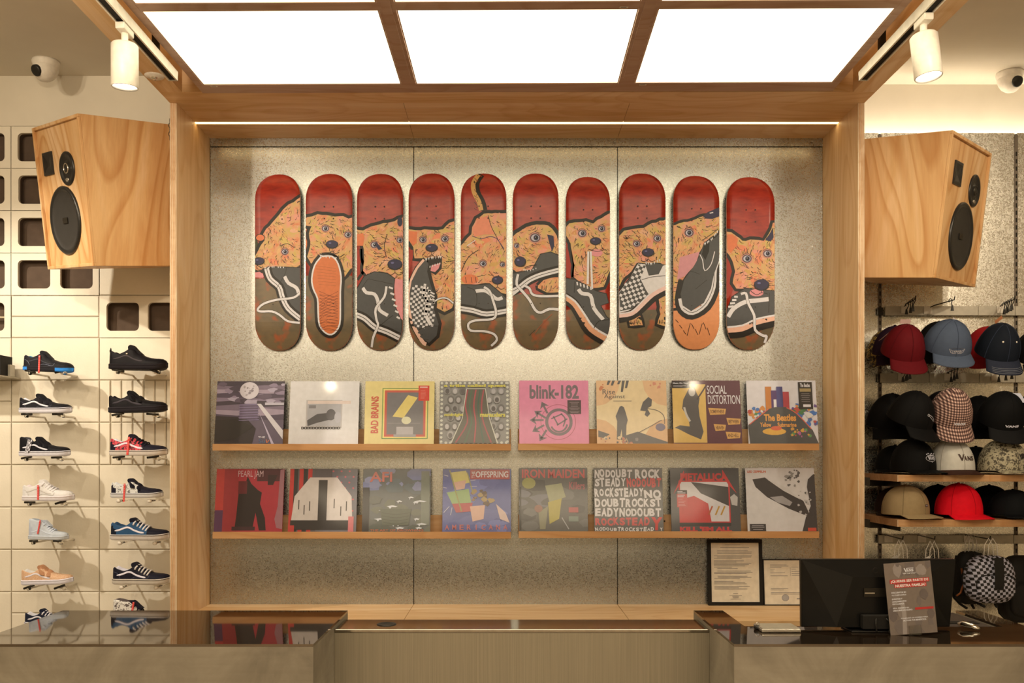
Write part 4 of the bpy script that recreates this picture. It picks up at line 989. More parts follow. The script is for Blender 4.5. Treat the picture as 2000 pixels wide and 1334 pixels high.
def r6(a):
    r = random.Random(6); g = '6d665c'
    for c in ((0, 0, 'ddb07a'), (100, 0, 'ddb07a'), (0, 100, 'd8a870'), (100, 100, 'd8a870')): a.poly(ell(c[0], c[1], 34, 40, 16), c[2])
    blobs(a, r, 5, (70, 2, 95, 12), (1.5, 4), ['d08a68']); blobs(a, r, 4, (2, 6, 14, 14), (1, 3.5), ['c87c50'])
    for x, h in ((17, 7), (23, 8), (32, 6), (37, 18), (43, 12)): a.poly([(x, 0), (x+4, 0), (x+1, h), (x-2, h)], g)
    a.text('Rise', (9, 14, 27, 22), g, .0); a.text('Against', (11, 22, 41, 30), g, .0); a.rect(24, 31.8, 50, 32.6, '8c7c66')
    # plain upright and drifting grey shapes in place of the printed figures
    a.poly([(31, 46), (33, 41), (36, 40), (39, 42), (41, 49), (44, 62), (42, 70), (41, 92), (36, 92), (35, 76), (32, 92), (28, 92), (29, 64), (27, 56)], g)
    a.poly([(66, 34), (74, 26), (79, 30), (78, 40), (72, 44), (76, 52), (72, 57), (68, 54), (70, 48), (62, 47)], g)
    a.line([(72, 44), (86, 47), (95, 55), (96, 68)], .9, g); a.poly(ell(90, 73, 7, 6), '7d7078')
    a.poly([(40, 86), (58, 80), (78, 88), (100, 96), (100, 100), (46, 100)], g); a.poly([(2, 78), (18, 84), (10, 90), (2, 88)], g); blobs(a, r, 18, (2, 88, 60, 99), (1, 4), [g, '8d8272', 'b87858', 'd9bd8c'], 1)
    a.line([(54, 84), (72, 74), (92, 62)], .8, g)
def r7(a):
    a.rect(0, 6, 49, 97, 'd6ac58'); g = '675f55'
    a.poly([(24, 14), (33, 11), (36, 20), (40, 28), (38, 40), (39, 56), (44, 80), (40, 92), (22, 84), (8, 76), (2, 74), (10, 70), (24, 72), (23, 60), (14, 44), (16, 30)], g)
    a.poly(ell(29, 18, 5, 7), 'bfb49c'); a.line([(17, 42), (20, 54), (25, 64)], 3, 'c2b69c'); a.line([(36, 30), (44, 18), (50, 8)], 2.2, '5c4a44')
    a.rect(0, 1, 26, 12, '2c2624'); a.text('Music On Vinyl', (1.5, 3, 24, 6), 'dcd2c4', .02); lines(a, 2, 24, [8, 9.6], 'a89c90', .6)
    a.text('SOCIAL', (51, 8, 80, 21), 'd8ccb8', .005); a.text('DISTORTION', (52, 23, 99, 37), 'd8ccb8', .005)
    for t, x, y, w in (('SOMEWHERE', 53, 43, 25), ('BETWEEN', 79, 58.5, 20), ('HEAVEN', 60, 68, 17), ('AND HELL', 77, 80, 21)):
        a.poly([(x-1, y), (x+w, y+1.5), (x+w-1.5, y+10), (x+1.5, y+11)], 'cf9a50'); a.text(t, (x+2, y+3, x+w-3, y+8.5), '6e4a34', .02)
def r8(a):
    r = random.Random(8); g = '5a574e'
    blobs(a, r, 34, (3, 44, 30, 58), (2, 5), ['5d8a48', '4a6f98', 'b04838', '6b4a7c', 'c8803c', 'c9c0a8']); blobs(a, r, 46, (62, 36, 98, 70), (2, 5.5), ['4f7a44', '3f6a98', 'b04838', '6b4a7c', 'c8803c', '45668e', 'c9c0a8'])
    for x, c, y in ((31, 'b9702c', 12), (39, '5b3a64', 18), (47, '4a4470', 12), (56, 'a83a3c', 20)):
        a.rect(x-4.4, y-2, x+4.4, y+38, c)
    a.rect(38, 30, 42, 44, 'd2c6b0')
    a.poly([(0, 70), (30, 45), (40, 42), (56, 42), (70, 52), (92, 78), (100, 100), (2, 100)], g); a.line([(2, 69), (30, 45)], 1.4, 'c85a40'); a.line([(56, 43), (70, 52), (90, 76)], 1.4, 'c85a40')
    a.text('The Beatles', (23, 53, 69, 64), 'd6903c', .04); a.text('Yellow', (17, 66, 33, 73), 'd6903c', .03); a.text('Submarine', (42, 66, 69, 73), 'd6903c', .03)
    a.poly(ell(37, 80, 17, 5.5), 'd09a3c'); a.poly(ell(40, 75, 8, 3.5), 'c65a38'); blobs(a, r, 16, (62, 76, 88, 88), (1.2, 3.6), ['b04838', 'c8903c', '5d8a48', 'a85a7a'])
    a.rect(74, 3, 94, 45, '2e2723'); a.text('The Beatles', (77, 5, 91, 11), 'cfc4b2', .03); a.rect(76, 13, 92, 18, '98804c'); lines(a, 77, 91, [21, 24, 27, 30, 33], '8c8072', .7, cen=True); a.rect(80, 38, 91, 42, 'cfc4b2')
def r9(a):
    a.rect(0, 0, 12, 70, 'b8382e'); a.rect(0, 66, 12, 100, '643652'); a.rect(60, 0, 100, 20, '5a2228'); a.poly([(76, 10), (90, 10), (84, 26), (76, 26)], '3c1c20'); a.rect(12, 0, 33, 100, '98282a')
    a.text('PEARL JAM', (32, 3, 69, 16), 'cda898', .0)
    a.poly([(46, 12), (52, 24), (62, 34), (68, 38), (66, 56), (74, 78), (76, 98), (66, 98), (60, 70), (56, 98), (30, 98), (32, 74), (33, 54), (34, 34), (42, 30)], '2a1618')
    a.rect(33, 20, 46, 40, '6c1820'); a.rect(26, 92, 60, 98, '4a2024'); a.poly([(94, 2), (100, 0), (100, 96), (91, 94), (88, 80), (92, 60)], '9a6460')
def r10(a):
    for x, c in ((0, 'c0362c'), (6, '3e3630'), (14, 'c0362c'), (20, '3e3630'), (27, 'c0362c')): a.rect(x, 0, x+6, 100, c)
    a.rect(40, 0, 100, 100, '77706a')
    for i in range(9):
        for j in range(3): a.poly(ell(64+j*12+(i % 2)*6, 4+i*9, 1.7, 1.7, 5), 'c0605c')
    # plain cream block with a dark upright band in place of the printed picture
    a.poly([(30, 14), (70, 14), (92, 44), (94, 82), (4, 84), (8, 44)], 'd0bfa4'); a.rect(36, 0, 62, 14, '6a6058'); a.rect(43, 18, 56, 82, '463e36'); a.rect(3, 82, 94, 97, '3a322c')
    for x, y in ((14, 50), (22, 58), (30, 52), (66, 48), (76, 60), (84, 52)): a.rect(x, y, x+1.4, y+15, '4a4038')
    a.rect(0, 90, 9, 100, 'c0362c'); a.rect(88, 76, 96, 100, 'c86a60')
def r11(a):
    r = random.Random(12)
    blobs(a, r, 16, (0, 2, 100, 36), (5, 12), ['77788a', '85848f', '6d7268'], 1.6); blobs(a, r, 20, (5, 40, 100, 98), (5, 12), ['6c6a58', '747258', '626450'], 1.6)
    a.rect(0, 30, 10, 100, '38322c'); a.rect(86, 4, 98, 90, '7b7c62')
    a.text('AFI', (10, 5, 43, 21), 'bf6a52', .02)
    for i in range(15):
        x, y = r.uniform(5, 80), r.choice([46, 52, 54, 60, 66, 80, 88, 94]); l = r.uniform(6, 22)
        a.poly([(x, y), (x+l*.5, y-1.6), (x+l, y), (x+l*.8, y+1.4), (x+l*.4, y+1), (x+l*.3, y+4), (x+l*.2, y+1)], 'd0cab6')
    a.poly([(26, 64), (72, 64), (68, 90), (30, 90)], '66684e')
    for i in range(4): a.line([(28+i, 70+i*5), (50, 73+i*5), (70-i, 70+i*5)], .8, '55563f')
    a.text('THE ART OF DROWNING', (12, 96, 90, 99.4), 'b8623c', .02)
def r12(a):
    r = random.Random(13); blobs(a, r, 22, (0, 20, 100, 98), (6, 14), ['68698c', '5b5f86', '747698'], 1.4)
    a.rect(40, 1, 98, 17, 'a8483f'); a.text('THE', (42.5, 4, 47, 15), 'd8ccb8', .01, rot=True); a.text('OFFSPRING', (48, 4, 96, 14), 'd8ccb8', .02)
    # plain patches in place of the printed picture
    a.poly([(12, 6), (34, 3), (40, 22), (18, 28)], 'cdbb62'); a.poly([(16, 22), (34, 18), (32, 32), (20, 34)], 'd3a583')
    a.poly([(6, 38), (38, 32), (42, 54), (14, 56)], '93a664'); a.poly([(14, 56), (44, 54), (42, 68), (20, 70)], 'b04a44'); a.poly([(40, 60), (62, 58), (60, 80), (44, 84)], 'd3a583')
    blobs(a, r, 16, (42, 34, 72, 56), (2, 5), ['8a6a44', 'a3864e', '6e5236'], 1.2); a.poly([(78, 56), (92, 70), (98, 86), (84, 80)], 'cfae94')
    for q in ((2, 10, 8, 12), (38, 20, 48, 18), (40, 28, 50, 28), (1, 30, 6, 31), (2, 70, 10, 60), (12, 74, 14, 62)): a.line([q[:2], q[2:]], .8, 'd8ccb8', sm=False)
    a.line([(10, 2), (20, 40), (28, 68)], 1.8, '9a9050', sm=False); a.line([(36, 6), (44, 38)], 1.6, '9a9050', sm=False)
    for i, ch in enumerate('AMERICANA'): a.text(ch, (4+i*10.6, 89, 10+i*10.6, 97), 'c06a5c', .02)
def r13(a):
    r = random.Random(14); blobs(a, r, 18, (0, 20, 100, 96), (6, 13), ['6e685a', '7c7666', '615c50', '807a72'], 1.8); a.poly(ell(14, 24, 10, 9), '99914e')
    a.text('IRON', (4, 2, 38, 16), 'c4554a', .03); a.text('MAIDEN', (42, 2, 96, 16), 'c4554a', .03); a.text('Killers', (73, 22, 96, 34), 'a85a54', .02)
    a.poly([(38, 28), (62, 24), (68, 46), (44, 54)], 'a09a6c'); a.poly([(42, 54), (62, 48), (58, 80), (44, 88)], 'b2a048'); a.poly([(28, 70), (42, 60), (38, 96), (30, 96)], '8f8762')
    a.rect(72, 62, 86, 70, 'b0564c'); a.rect(72, 76, 86, 84, '838a72'); a.line([(62, 78), (72, 96)], 1.4, 'b0a894'); a.poly(ell(28, 64, 6, 6), '946850')
    a.rect(1, 30, 3, 98, '4a4538')
def r14(a):
    rows = ((1, 16, 'NODOUBT', 1, 56, WH), (1, 17, 'ROCK', 60, 97, WH), (15, 30, 'STEADY', 1, 47, WH), (15, 31, 'NODOUBT', 48, 98, 'c8564a'), (31, 46, 'ROCKSTEADY', 1, 72, WH), (33, 49, 'NO', 73, 98, WH), (47, 62, 'DOUBTROCKST', 1, 98, WH), (62, 77, 'EADYNODOUBT', 1, 97, WH), (77, 91, 'ROCKSTEAD', 1, 80, 'c8564a'), (77, 99, 'Y', 81, 98, 'c63a30'), (92, 99.6, 'NODOUBTROCKSTEAD', 1, 86, WH), (92, 99.6, 'Y', 94, 99, WH))
    r = random.Random(15)
    for y0, y1, t, x0, x1, c in rows:
        w = (x1-x0)/len(t)
        for i, ch in enumerate(t): a.text(ch, (x0+i*w+.4, y0+r.uniform(0, 2), x0+(i+1)*w-.4, y1-r.uniform(0, 1.6)), c, .055, shear=r.uniform(-1, 1))
def r15(a):
    a.rect(12, 20, 86, 86, 'c23c36'); a.rect(14, 22, 84, 84, 'cfc2ae')
    a.poly([(14, 84), (14, 50), (34, 44), (54, 56), (58, 84)], 'c23c36'); a.poly([(30, 22), (84, 30), (84, 60), (44, 40)], '554e46')
    for x, c in ((60, 'b0502c'), (70, 'b8862c'), (78, 'b8862c')): a.line([(x, 60), (x-6, 74)], 2.2, c, sm=False)
    a.text('METALLICA', (15, 8, 84, 20), 'c23c36', .05); a.poly([(20, 4), (4, 42), (14, 26), (22, 12)], 'c23c36'); a.poly([(76, 2), (96, 40), (84, 26), (76, 12)], 'c23c36')
    a.rect(12, 86, 86, 91, '4a443c'); a.text("KILL 'EM ALL", (12, 92, 87, 99.8), 'c23c36', .06)
    a.rect(9, 35, 24, 62, 'c0483e'); a.rect(9, 35, 24, 41, '4c3c36'); lines(a, 10, 23, [36.5, 39, 42.5, 45], 'd8ccb8', 1); lines(a, 11, 22, [49, 52, 54, 57, 59], 'd89080', .7)
    a.poly([(86, 46), (92, 41), (97, 46), (96, 60), (88, 58)], 'b8ad98')
def r16(a):
    r = random.Random(16); g = '4a423c'
    a.text('LED ZEPPELIN', (3, 4, 30, 7.4), 'c0562c', .04)
    # plain slanting dark wedge in place of the printed picture
    a.poly([(10, 18), (28, 15), (56, 34), (82, 52), (92, 78), (60, 64), (30, 46), (14, 30)], g); a.poly([(34, 46), (52, 44), (66, 54), (62, 60), (44, 54)], '9c9282'); a.poly([(30, 17), (60, 32), (78, 50), (54, 36)], 'c9bda6')
    blobs(a, r, 30, (58, 2, 78, 30), (1, 3), ['6a6258', '8f8674', '5a5248']); a.poly([(90, 18), (98, 10), (100, 10), (100, 100), (78, 100), (84, 78), (92, 60), (88, 30)], g); blobs(a, r, 22, (74, 36, 97, 74), (1, 3), [g, 'b5aa96'])
    a.rect(3, 88, 26, 99, '4a423c'); lines(a, 5, 24, [90, 92.5, 96], 'a89c8c', .9, cen=True); a.rect(86, 94, 98, 99, 'c0442c')
RU = [(425, 557, '6a5a62', r1, 'dark violet record sleeve with a pale moon-like disc, leftmost of the upper row'),
      (567.5, 702.5, 'd9cfb8', r2, 'plain white record sleeve with a small grey picture in the middle'),
      (714, 849, 'e0c878', r3, 'yellow record sleeve with red and green nested borders and a red sticker'),
      (859, 995, '8a8474', r4, 'grey record sleeve covered in small ovals with a dotted border'),
      (1014, 1149, 'd98090', r5, 'pink record sleeve with a grey round face emblem and arrows'),
      (1164, 1301, 'e2c58c', r6, 'cream and orange record sleeve with grey drifting shapes'),
      (1312, 1445, '6b3e42', r7, 'maroon record sleeve with a yellow left half and condensed white title'),
      (1457, 1592, 'cfc4b2', r8, 'white record sleeve with colourful crowd shapes over a dark grey hill')]
RL = [(424, 556, 'a82830', r9, 'dark red record sleeve with a black central mass, leftmost of the lower row'),
      (567, 699, '6e655c', r10, 'record sleeve with a cream shape and dark centre band over red stripes'),
      (710, 842, '6f6e60', r11, 'murky green record sleeve with white dripping strokes and three red letters'),
      (865, 998, '62658a', r12, 'blue-violet record sleeve with a red title bar at the top right'),
      (1014, 1147, '716b5c', r13, 'grey-brown record sleeve with a jagged red title across its top'),
      (1159, 1293, '6d675a', r14, 'grey record sleeve filled with rows of white and red brush lettering'),
      (1308, 1442, '5c5850', r15, 'dark record sleeve with a red framed picture and red lettering above and below'),
      (1455, 1590, 'cfc3ac', r16, 'off-white record sleeve with a slanting dark wedge, rightmost of the lower row')]
tw = [.4, -.3, .2, -.5, .3, 0, .5, -.6, .5, -.3, .6, -.2, .2, .3, -.5, .4]
for i, (x0, x1, c, f, lab) in enumerate(RU): record(x0, x1, 745 if i < 4 else 743.5, zu, (c, f), lab, tw[i])
for i, (x0, x1, c, f, lab) in enumerate(RL): record(x0, x1, 916 if i < 4 else 914.5, zl, (c, f), lab, tw[i+8])

# ---------------------------------------------------------------- framed notices on the sill
def notice(x0, x1, y0, y1, lab, kind, bt):
    yb, yt = 4.160, 4.183; zt = EYE-(y0-CY)*yt/F; zb_ = .8185
    h = sqrt((zt-zb_)**2+(yt-yb)**2); tl = math.atan2(yt-yb, zt-zb_); W_ = (x1-x0)*4.17/F
    t = thing('picture_frame', lab, 'picture frame', (((x0+x1)/2-CX)*4.17/F, yb, zb_), (-tl, 0, 0))
    w = W_/2
    f = MB().box(-w, w, 0, .014, 0, bt).box(-w, w, 0, .014, h-bt, h).box(-w, -w+bt, 0, .014, bt, h-bt).box(w-bt, w, 0, .014, bt, h-bt)
    f.build('frame_border', 'black_matte', t, bevel=.0008)
    MB().box(-w+bt, w-bt, .005, .012, bt, h-bt).build('paper_sheet', 'paper', t)
    a = Art(lambda x, y: (-w+bt+(W_-2*bt)*x/100, bt+(h-2*bt)*(1-y/100)), lambda u, v, q: (u, .0048-q, v), [[(-9, -9), (9, -9), (9, 9), (-9, 9)]], .00006)
    r = random.Random(5); g = '8b7f6c'
    if kind == 0:
        a.rect(30, 3.4, 62, 4.2, g); a.rect(20, 8, 80, 8.6, g)
        for i in range(32):
            y = 13+i*2.15
            if i % 4 == 3 and r.random() < .6: continue
            x = 6 if r.random() < .6 else 13
            a.rect(x, y, x+(82-x+6)*r.uniform(.45, 1), y+.75, g)
        for y, l in ((85, 10), (88.5, 26), (90.6, 14), (92.5, 12), (94.6, 22)): a.rect(50-l/2, y, 50+l/2, y+.7, g)
    else:
        for y, l in ((10, 38), (13, 42), (16, 26), (20, 10), (24, 8), (28, 34), (35, 40)): a.rect(15, y, 15+l, y+1, g)
        for y, l in ((15, 16), (20, 10), (25, 24), (30, 26), (34, 28)): a.rect(64, y, 64+l, y+1, g)
        a.rect(61, 16, 61.6, 36, g)
        for y, l in ((64, 40), (67, 30), (73, 66), (76, 74)): a.rect(15, y, 15+l, y+.8, g)
        a.poly(ell(48, 85, 8, 7), 'a89c84'); a.line(ell(48, 85, 8, 7), .8, g, closed=True); a.rect(74, 86, 90, 88, g)
    a.build('print', t)
notice(1383, 1490, 1053.5, 1180, 'large black framed printed notice standing on the sill under the records', 0, .0155)
notice(1491, 1580, 1092, 1180, 'smaller thin-framed certificate leaning on the sill half behind the monitor', 1, .005)
# ---------------------------------------------------------------- shoes on wall pegs
def smst(a, b_, x): t = max(0, min(1, (x-a)/(b_-a))); return t*t*(3-2*t)
def interp(tab, x):
    if x <= tab[0][0]: return tab[0][1]
    for (x0, y0), (x1, y1) in zip(tab, tab[1:]):
        if x <= x1:
            t = (x-x0)/(x1-x0); t = t*t*(3-2*t)*.4+t*.6; return y0+(y1-y0)*t
    return tab[-1][1]
HW = [(0, .045), (.02, .085), (.08, .118), (.2, .130), (.35, .128), (.5, .145), (.65, .170), (.78, .178), (.88, .158), (.95, .118), (.985, .07), (1, .02)]
TOPS = {'low': [(0, .15), (.015, .19), (.05, .215), (.12, .175), (.22, .145), (.30, .165), (.38, .215), (.44, .225), (.52, .185), (.62, .135), (.72, .105), (.84, .09), (.93, .07), (.98, .04), (1, .01)],
        'chunky': [(0, .16), (.015, .2), (.06, .225), (.12, .20), (.2, .175), (.28, .21), (.36, .26), (.44, .26), (.54, .20), (.64, .145), (.74, .12), (.85, .11), (.93, .09), (.98, .05), (1, .01)],
        'high': [(0, .38), (.015, .43), (.06, .44), (.14, .43), (.24, .40), (.34, .40), (.42, .34), (.52, .24), (.62, .17), (.72, .13), (.84, .115), (.93, .09), (.98, .05), (1, .01)],
        'mid': [(0, .22), (.015, .28), (.06, .30), (.14, .29), (.22, .20), (.30, .18), (.38, .23), (.46, .24), (.54, .18), (.64, .135), (.74, .11), (.85, .10), (.93, .08), (.98, .05), (1, .01)]}
def shoe(cfg):
    L = cfg['L']; top = TOPS[cfg.get('shape', 'low')]; sh = cfg.get('sole_h', .095)
    t = thing('display_shoe', cfg['label'], 'shoe', cfg['loc'], (0, radians(cfg.get('pitch', 0)), radians(cfg.get('yaw', 0))), 'shoes on the block wall', scale=1)
    H = lambda x: interp(top, x)
    hw = lambda x: interp(HW, x)
    hs = cfg.get('toe_spring', .03)
    zb_ = lambda x: hs*max(0, (x-.78)/.22)**2+ (.012*max(0, (.06-x)/.06)**2)
    zs = lambda x: sh+hs*.75*max(0, (x-.78)/.22)**2
    def sec(x):
        h = H(x); w = hw(x); c = smst(.40, .50, x); c = max(c, 0 if x > .02 else 1-x/.02)
        if x < .02: c = 0
        Hv = h*(1.75*(1-c)+1.0*c); z0 = zs(x)
        out = []
        for s_ in (0, .15, .35, .55, .75, .9, 1.0):
            z = h*s_; y = w*max(0, 1-(z/Hv)**2.4)**.5; out.append((y, z0+z))
        ye = out[-1][0]; d_ = (1-c)*min(.12, h*.7)
        inn = [(ye*.86, z0+h-.002*c), (ye*.80, z0+h-d_*.5), (ye*.7, z0+h-d_), (0, z0+h-d_)]
        return out+inn
    def side(x, z):  # lateral half width of the upper at height z above the ground line
        h = H(x); w = hw(x); c = smst(.40, .50, x); Hv = h*(1.75*(1-c)+c); q = max(0, (z-zs(x))/Hv)
        return w*max(0.02, 1-min(1, q)**2.4)**.5
    N = 44; xs = [.5-.5*cos(pi*i/N)*1.0 for i in range(N+1)]; xs = [x*.985+.006 for x in xs]
    rows = []
    for x in xs:
        s_ = sec(x); full = [(-y, z) for y, z in s_]+[(y, z) for y, z in s_[-2::-1]]
        rows.append([(x*L, y*L, z*L) for y, z in full])
    nlev = 7
    toe = cfg.get('toe_x', .66); heel = cfg.get('heel_x', .13)
    def mf(i, j):
        x = (xs[i]+xs[i+1])/2; jj = j if j < 10 else 19-j
        if jj >= 6 and x < .46: return 1
        if x > toe: return 2
        if x < heel and jj < 4-(x/heel)*2: return 3
        return 0
    up = MB().grid(rows, 0, True, False, mf); up.face(rows[0], 3); up.face(rows[-1][::-1], 2)
    mats = [cfg['upper'], cfg.get('lining', cfg['upper']), cfg.get('toe', cfg['upper']), cfg.get('heel', cfg.get('toe', cfg['upper']))]
    mats = [m if m in M else paint(m, .6).name for m in mats]
    up.build('upper', mats, t)
    # sole with foxing line
    so = MB(); rows = []
    for i in range(N+1):
        x = -.012+1.024*(.5-.5*cos(pi*i/N)); xx = min(1, max(0, x)); w = max(.012, hw(xx)+.012) if 0 < i < N else .004
        b0 = zb_(xx); t0 = zs(xx)+.004; f = .93
        prof = [(w*.9, b0), (w*f+.005, b0+.006), (w, t0*.5+b0*.5), (w, t0-.022), (w+.0016, t0-.021), (w+.0016, t0-.013), (w, t0-.012), (w-.003, t0)]
        rows.append([(x*L, -y*L, z*L) for y, z in prof]+[(x*L, y*L, z*L) for y, z in prof[::-1]])
    lo = cfg.get('sole', WH); fx = cfg.get('fox', K)
    def smf(i, j):
        j = min(j, 14-j) if j != 15 else 0
        if 3 <= j <= 5: return 1
        if cfg.get('sole_b') and j < 3 and (i > N*.62 or i < N*.22): return 2
        return 0
    so.grid(rows, 0, True, True, smf)
    so.face(rows[0]); so.face(rows[-1][::-1])
    so.build('sole', [paint(m, .6) for m in (lo, fx, cfg.get('sole_b', lo))], t)
    def strip(name, path, w, mat, off=.004, parent=None, both=False):
        pts = smooth(path, 5); mb = MB()
        A_, B_ = [], []
        for i, p in enumerate(pts):
            a = pts[max(0, i-1)]; b_ = pts[min(len(pts)-1, i+1)]; dx, dz = b_[0]-a[0], b_[1]-a[1]; l = sqrt(dx*dx+dz*dz) or 1
            ww = w*.5*(min(1, .35+i*.25, .3+(len(pts)-1-i)*.3))
            for S_, lst in ((1, A_), (-1, B_)):
                x = p[0]-dz/l*ww*S_; z = p[1]+dx/l*ww*S_; lst.append((x*L, -(side(x, z)+off)*L, z*L))
        mb.grid([A_, [((a[0]+b_[0])/2, min(a[1], b_[1])-.0006, (a[2]+b_[2])/2) for a, b_ in zip(A_, B_)], B_], 0, True)
        return mb.build(name, paint(mat, .55) if mat not in M else M[mat], t)
    if cfg.get('stripe'):
        k = cfg.get('stripe_k', 1)
        hh = {'low': 0, 'chunky': .015, 'high': .03, 'mid': .005}[cfg.get('shape', 'low')]
        strip('side_stripe', [(.10, sh+.07+hh), (.19, sh+.088+hh), (.29, sh+.125+hh), (.36, sh+.122+hh), (.44, sh+.082+hh), (.54, sh+.048+hh), (.63, sh+.036+hh)], .030*k, cfg['stripe'])
    if cfg.get('stitch'):
        strip('stitching', [(.03, sh+.13), (.10, sh+.11), (.15, sh+.05), (.16, sh+.01)], .005, cfg['stitch'], .005)
        strip('stitching', [(.36, sh+.01), (.45, sh+.045), (.56, sh+.03), (.66, sh+.02), (.69, sh+.08)], .005, cfg['stitch'], .005)
    # tongue
    tz = H(.42)+sh; tk = cfg.get('tongue_k', 1.0)
    prof = [(.58, tz-.085), (.52, tz-.035), (.47, tz+.012), (.43, tz+.048*tk), (.395, tz+.068*tk), (.36, tz+.066*tk), (.335, tz+.045*tk), (.335, tz+.01), (.37, tz-.04), (.46, tz-.09)]
    prof = smooth(prof+[prof[0]], 3)[:-1]
    MB().prism(prof, lambda u, v, w: (u*L, w*L, v*L), -.068, .068).build('tongue', paint(cfg.get('tongue', cfg.get('toe', cfg['upper'])), .7) if cfg.get('tongue', cfg.get('toe', cfg['upper'])) not in M else M[cfg.get('tongue', cfg.get('toe', cfg['upper']))], t, bevel=.004)
    def arc(x, off, lean=0):
        h = H(x); s_ = zs(x); out = []
        for q in (.50, .60, .70, .80, .89, .96): out.append((-(side(x, s_+h*q)+off), s_+h*q))
        m = [(-out[-1][0]*-.5, s_+h+off), (0, s_+h+off*1.6)]
        pts = out+m+[(-y, z) for y, z in ([m[0]]+out[::-1])]
        return [Vector((x*L-lean*(z-s_-h*.22)*L, y*L, z*L)) for y, z in pts]
    if cfg.get('laces'):
        for i in range(5):
            x = .445+i*.055; h = H(x)+zs(x)
            wd = .085-.004*i
            MB().tube([(x*L-.022*L, -(side(x, h-.05)+.004)*L, (h-.055)*L), (x*L-.010*L, -(side(x, h-.02)+.006)*L, (h-.018)*L), (x*L, -.03*L, (h+.018)*L), (x*L+.004*L, .03*L, (h+.018)*L), (x*L+.01*L, wd*L, (h-.03)*L)], .0150*L, 7).build('lace', paint(cfg['laces'], .8), t)
        if cfg.get('bow'):
            x = .43; h = H(x)+zs(x)
            for sgn in (-1, 1): MB().tube([(x*L, 0, (h+.02)*L), ((x-.04)*L, sgn*.05*L, (h+.05)*L), ((x+.01)*L, sgn*.09*L, (h+.02)*L), (x*L, sgn*.02*L, (h+.01)*L)], .009*L, 6).build('lace_loop', paint(cfg['laces'], .8), t)
    if cfg.get('straps'):
        for x, wd in ((.475, .095), (.60, .080)):
            mb = MB(); rows = []
            for q in range(5):
                xx = x-wd/2+wd*q/4+.0; rows.append([(p.x, p.y, p.z) for p in arc(xx, .032 if 0 < q < 4 else .004, .25)])
            mb.grid(rows, 0); mb.build('strap', paint(cfg['straps'], .7), t)
    if cfg.get('tag'):
        x = cfg.get('tag_x', .33); z1 = sh+cfg.get('tag_z', .20); ln = cfg.get('tag_l', .26); y = -(side(x, sh+.08)+.02)*L
        sk = cfg.get('tag_s', -.03)
        col = cfg['tag']
        w = .018 if col != 'chk' else .045
        g = MB()
        g.hexa([((x+sk-w)*L, y, (z1-ln)*L), ((x+sk+w)*L, y, (z1-ln)*L), ((x+sk+w)*L, y+.0012, (z1-ln)*L), ((x+sk-w)*L, y+.0012, (z1-ln)*L), ((x-w)*L, y, z1*L), ((x+w)*L, y, z1*L), ((x+w)*L, y+.0012, z1*L), ((x-w)*L, y+.0012, z1*L)])
        o = g.build('hang_tag', paint('d8402e' if col != 'chk' else WH), t); o['label'] = 'red hanging tag' if col != 'chk' else 'checkered and cream hanging tag'
        a = Art(lambda u, v: (u, v), lambda u, v, q: ((x+sk*(1-v)+(u-.5)*2*w)*L, y-.0003-q, (z1-ln+ln*v)*L), [[(-9, -9), (9, -9), (9, 9), (-9, 9)]])
        if col == 'chk':
            a.rect(.45, 0, 1, 1, '5a5248')
            for i in range(6): a.rect(.45+.275*(i % 2), i/6, .725+.275*(i % 2), (i+1)/6, WH)
            a.rect(.42, 0, .45, 1, K); a.text('NEW', (.30, .05, .10, .95), K, .02, rot=True)
        else:
            a.poly([(.5+.3*cos(q*pi/4), .93+.03*sin(q*pi/4)) for q in range(8)], 'e8a898')
            for i in range(6): a.rect(.38, .12+i*.115, .62, .17+i*.115, 'ee9a8c')
        a.build('tag_print', t)
    if cfg.get('pull'):
        MB().tube([(.005*L, 0, (sh+.16)*L), (-.012*L, 0, (sh+.24)*L), (.0*L, 0, (sh+.285)*L), (.012*L, 0, (sh+.22)*L)], .010*L, 6).build('heel_pull_tab', paint(K, .7), t)
    if cfg.get('eyelet'):
        MB().lathe([(0, .002), (.004, .0015), (.005, 0)], 10, Matrix.Translation((.335*L, -(side(.335, sh+.18)+.006)*L, (sh+.18)*L)) @ Matrix.Rotation(pi/2, 4, 'X')).build('eyelet', 'chrome', t)
    return t
def pattern_mats():
    def pm(name, ca, cb, sc, lo, hi, tex='noise'):
        m, nt, b = newmat(name); v = coords(nt)
        if tex == 'noise': f = noise(nt, v, sc, 2, .5, 1.2)
        else:
            w = nt.nodes.new('ShaderNodeTexVoronoi'); w.inputs['Scale'].default_value = sc; nt.links.new(v, w.inputs['Vector']); f = w.outputs['Distance']
        nt.links.new(ramp(nt, f, [(lo, alb(ca)), (hi, alb(cb))]), b.inputs['Base Color']); b.inputs['Roughness'].default_value = .65; MATS[name] = m
    pm('red_leopard', '2e2220', 'cc3a3c', 95, .44, .47)
    pm('cream_print', '6a6456', 'cfc4a4', 120, .40, .44)
    pm('tan_glitter', 'd8ad78', 'c48c58', 330, .4, .6)
    pm('leopard_band', '6a5a4a', 'd2c4a2', 110, .42, .47)
    pm('camo', '5a4d34', 'a8966a', 75, .46, .48); pm('camo_dark', '4a4230', '9c8c68', 55, .46, .48)
    pm('floral', '2a1c18', '9a7a34', 90, .5, .54)
pattern_mats()
BK = '2a2725'; NV = '262a35'
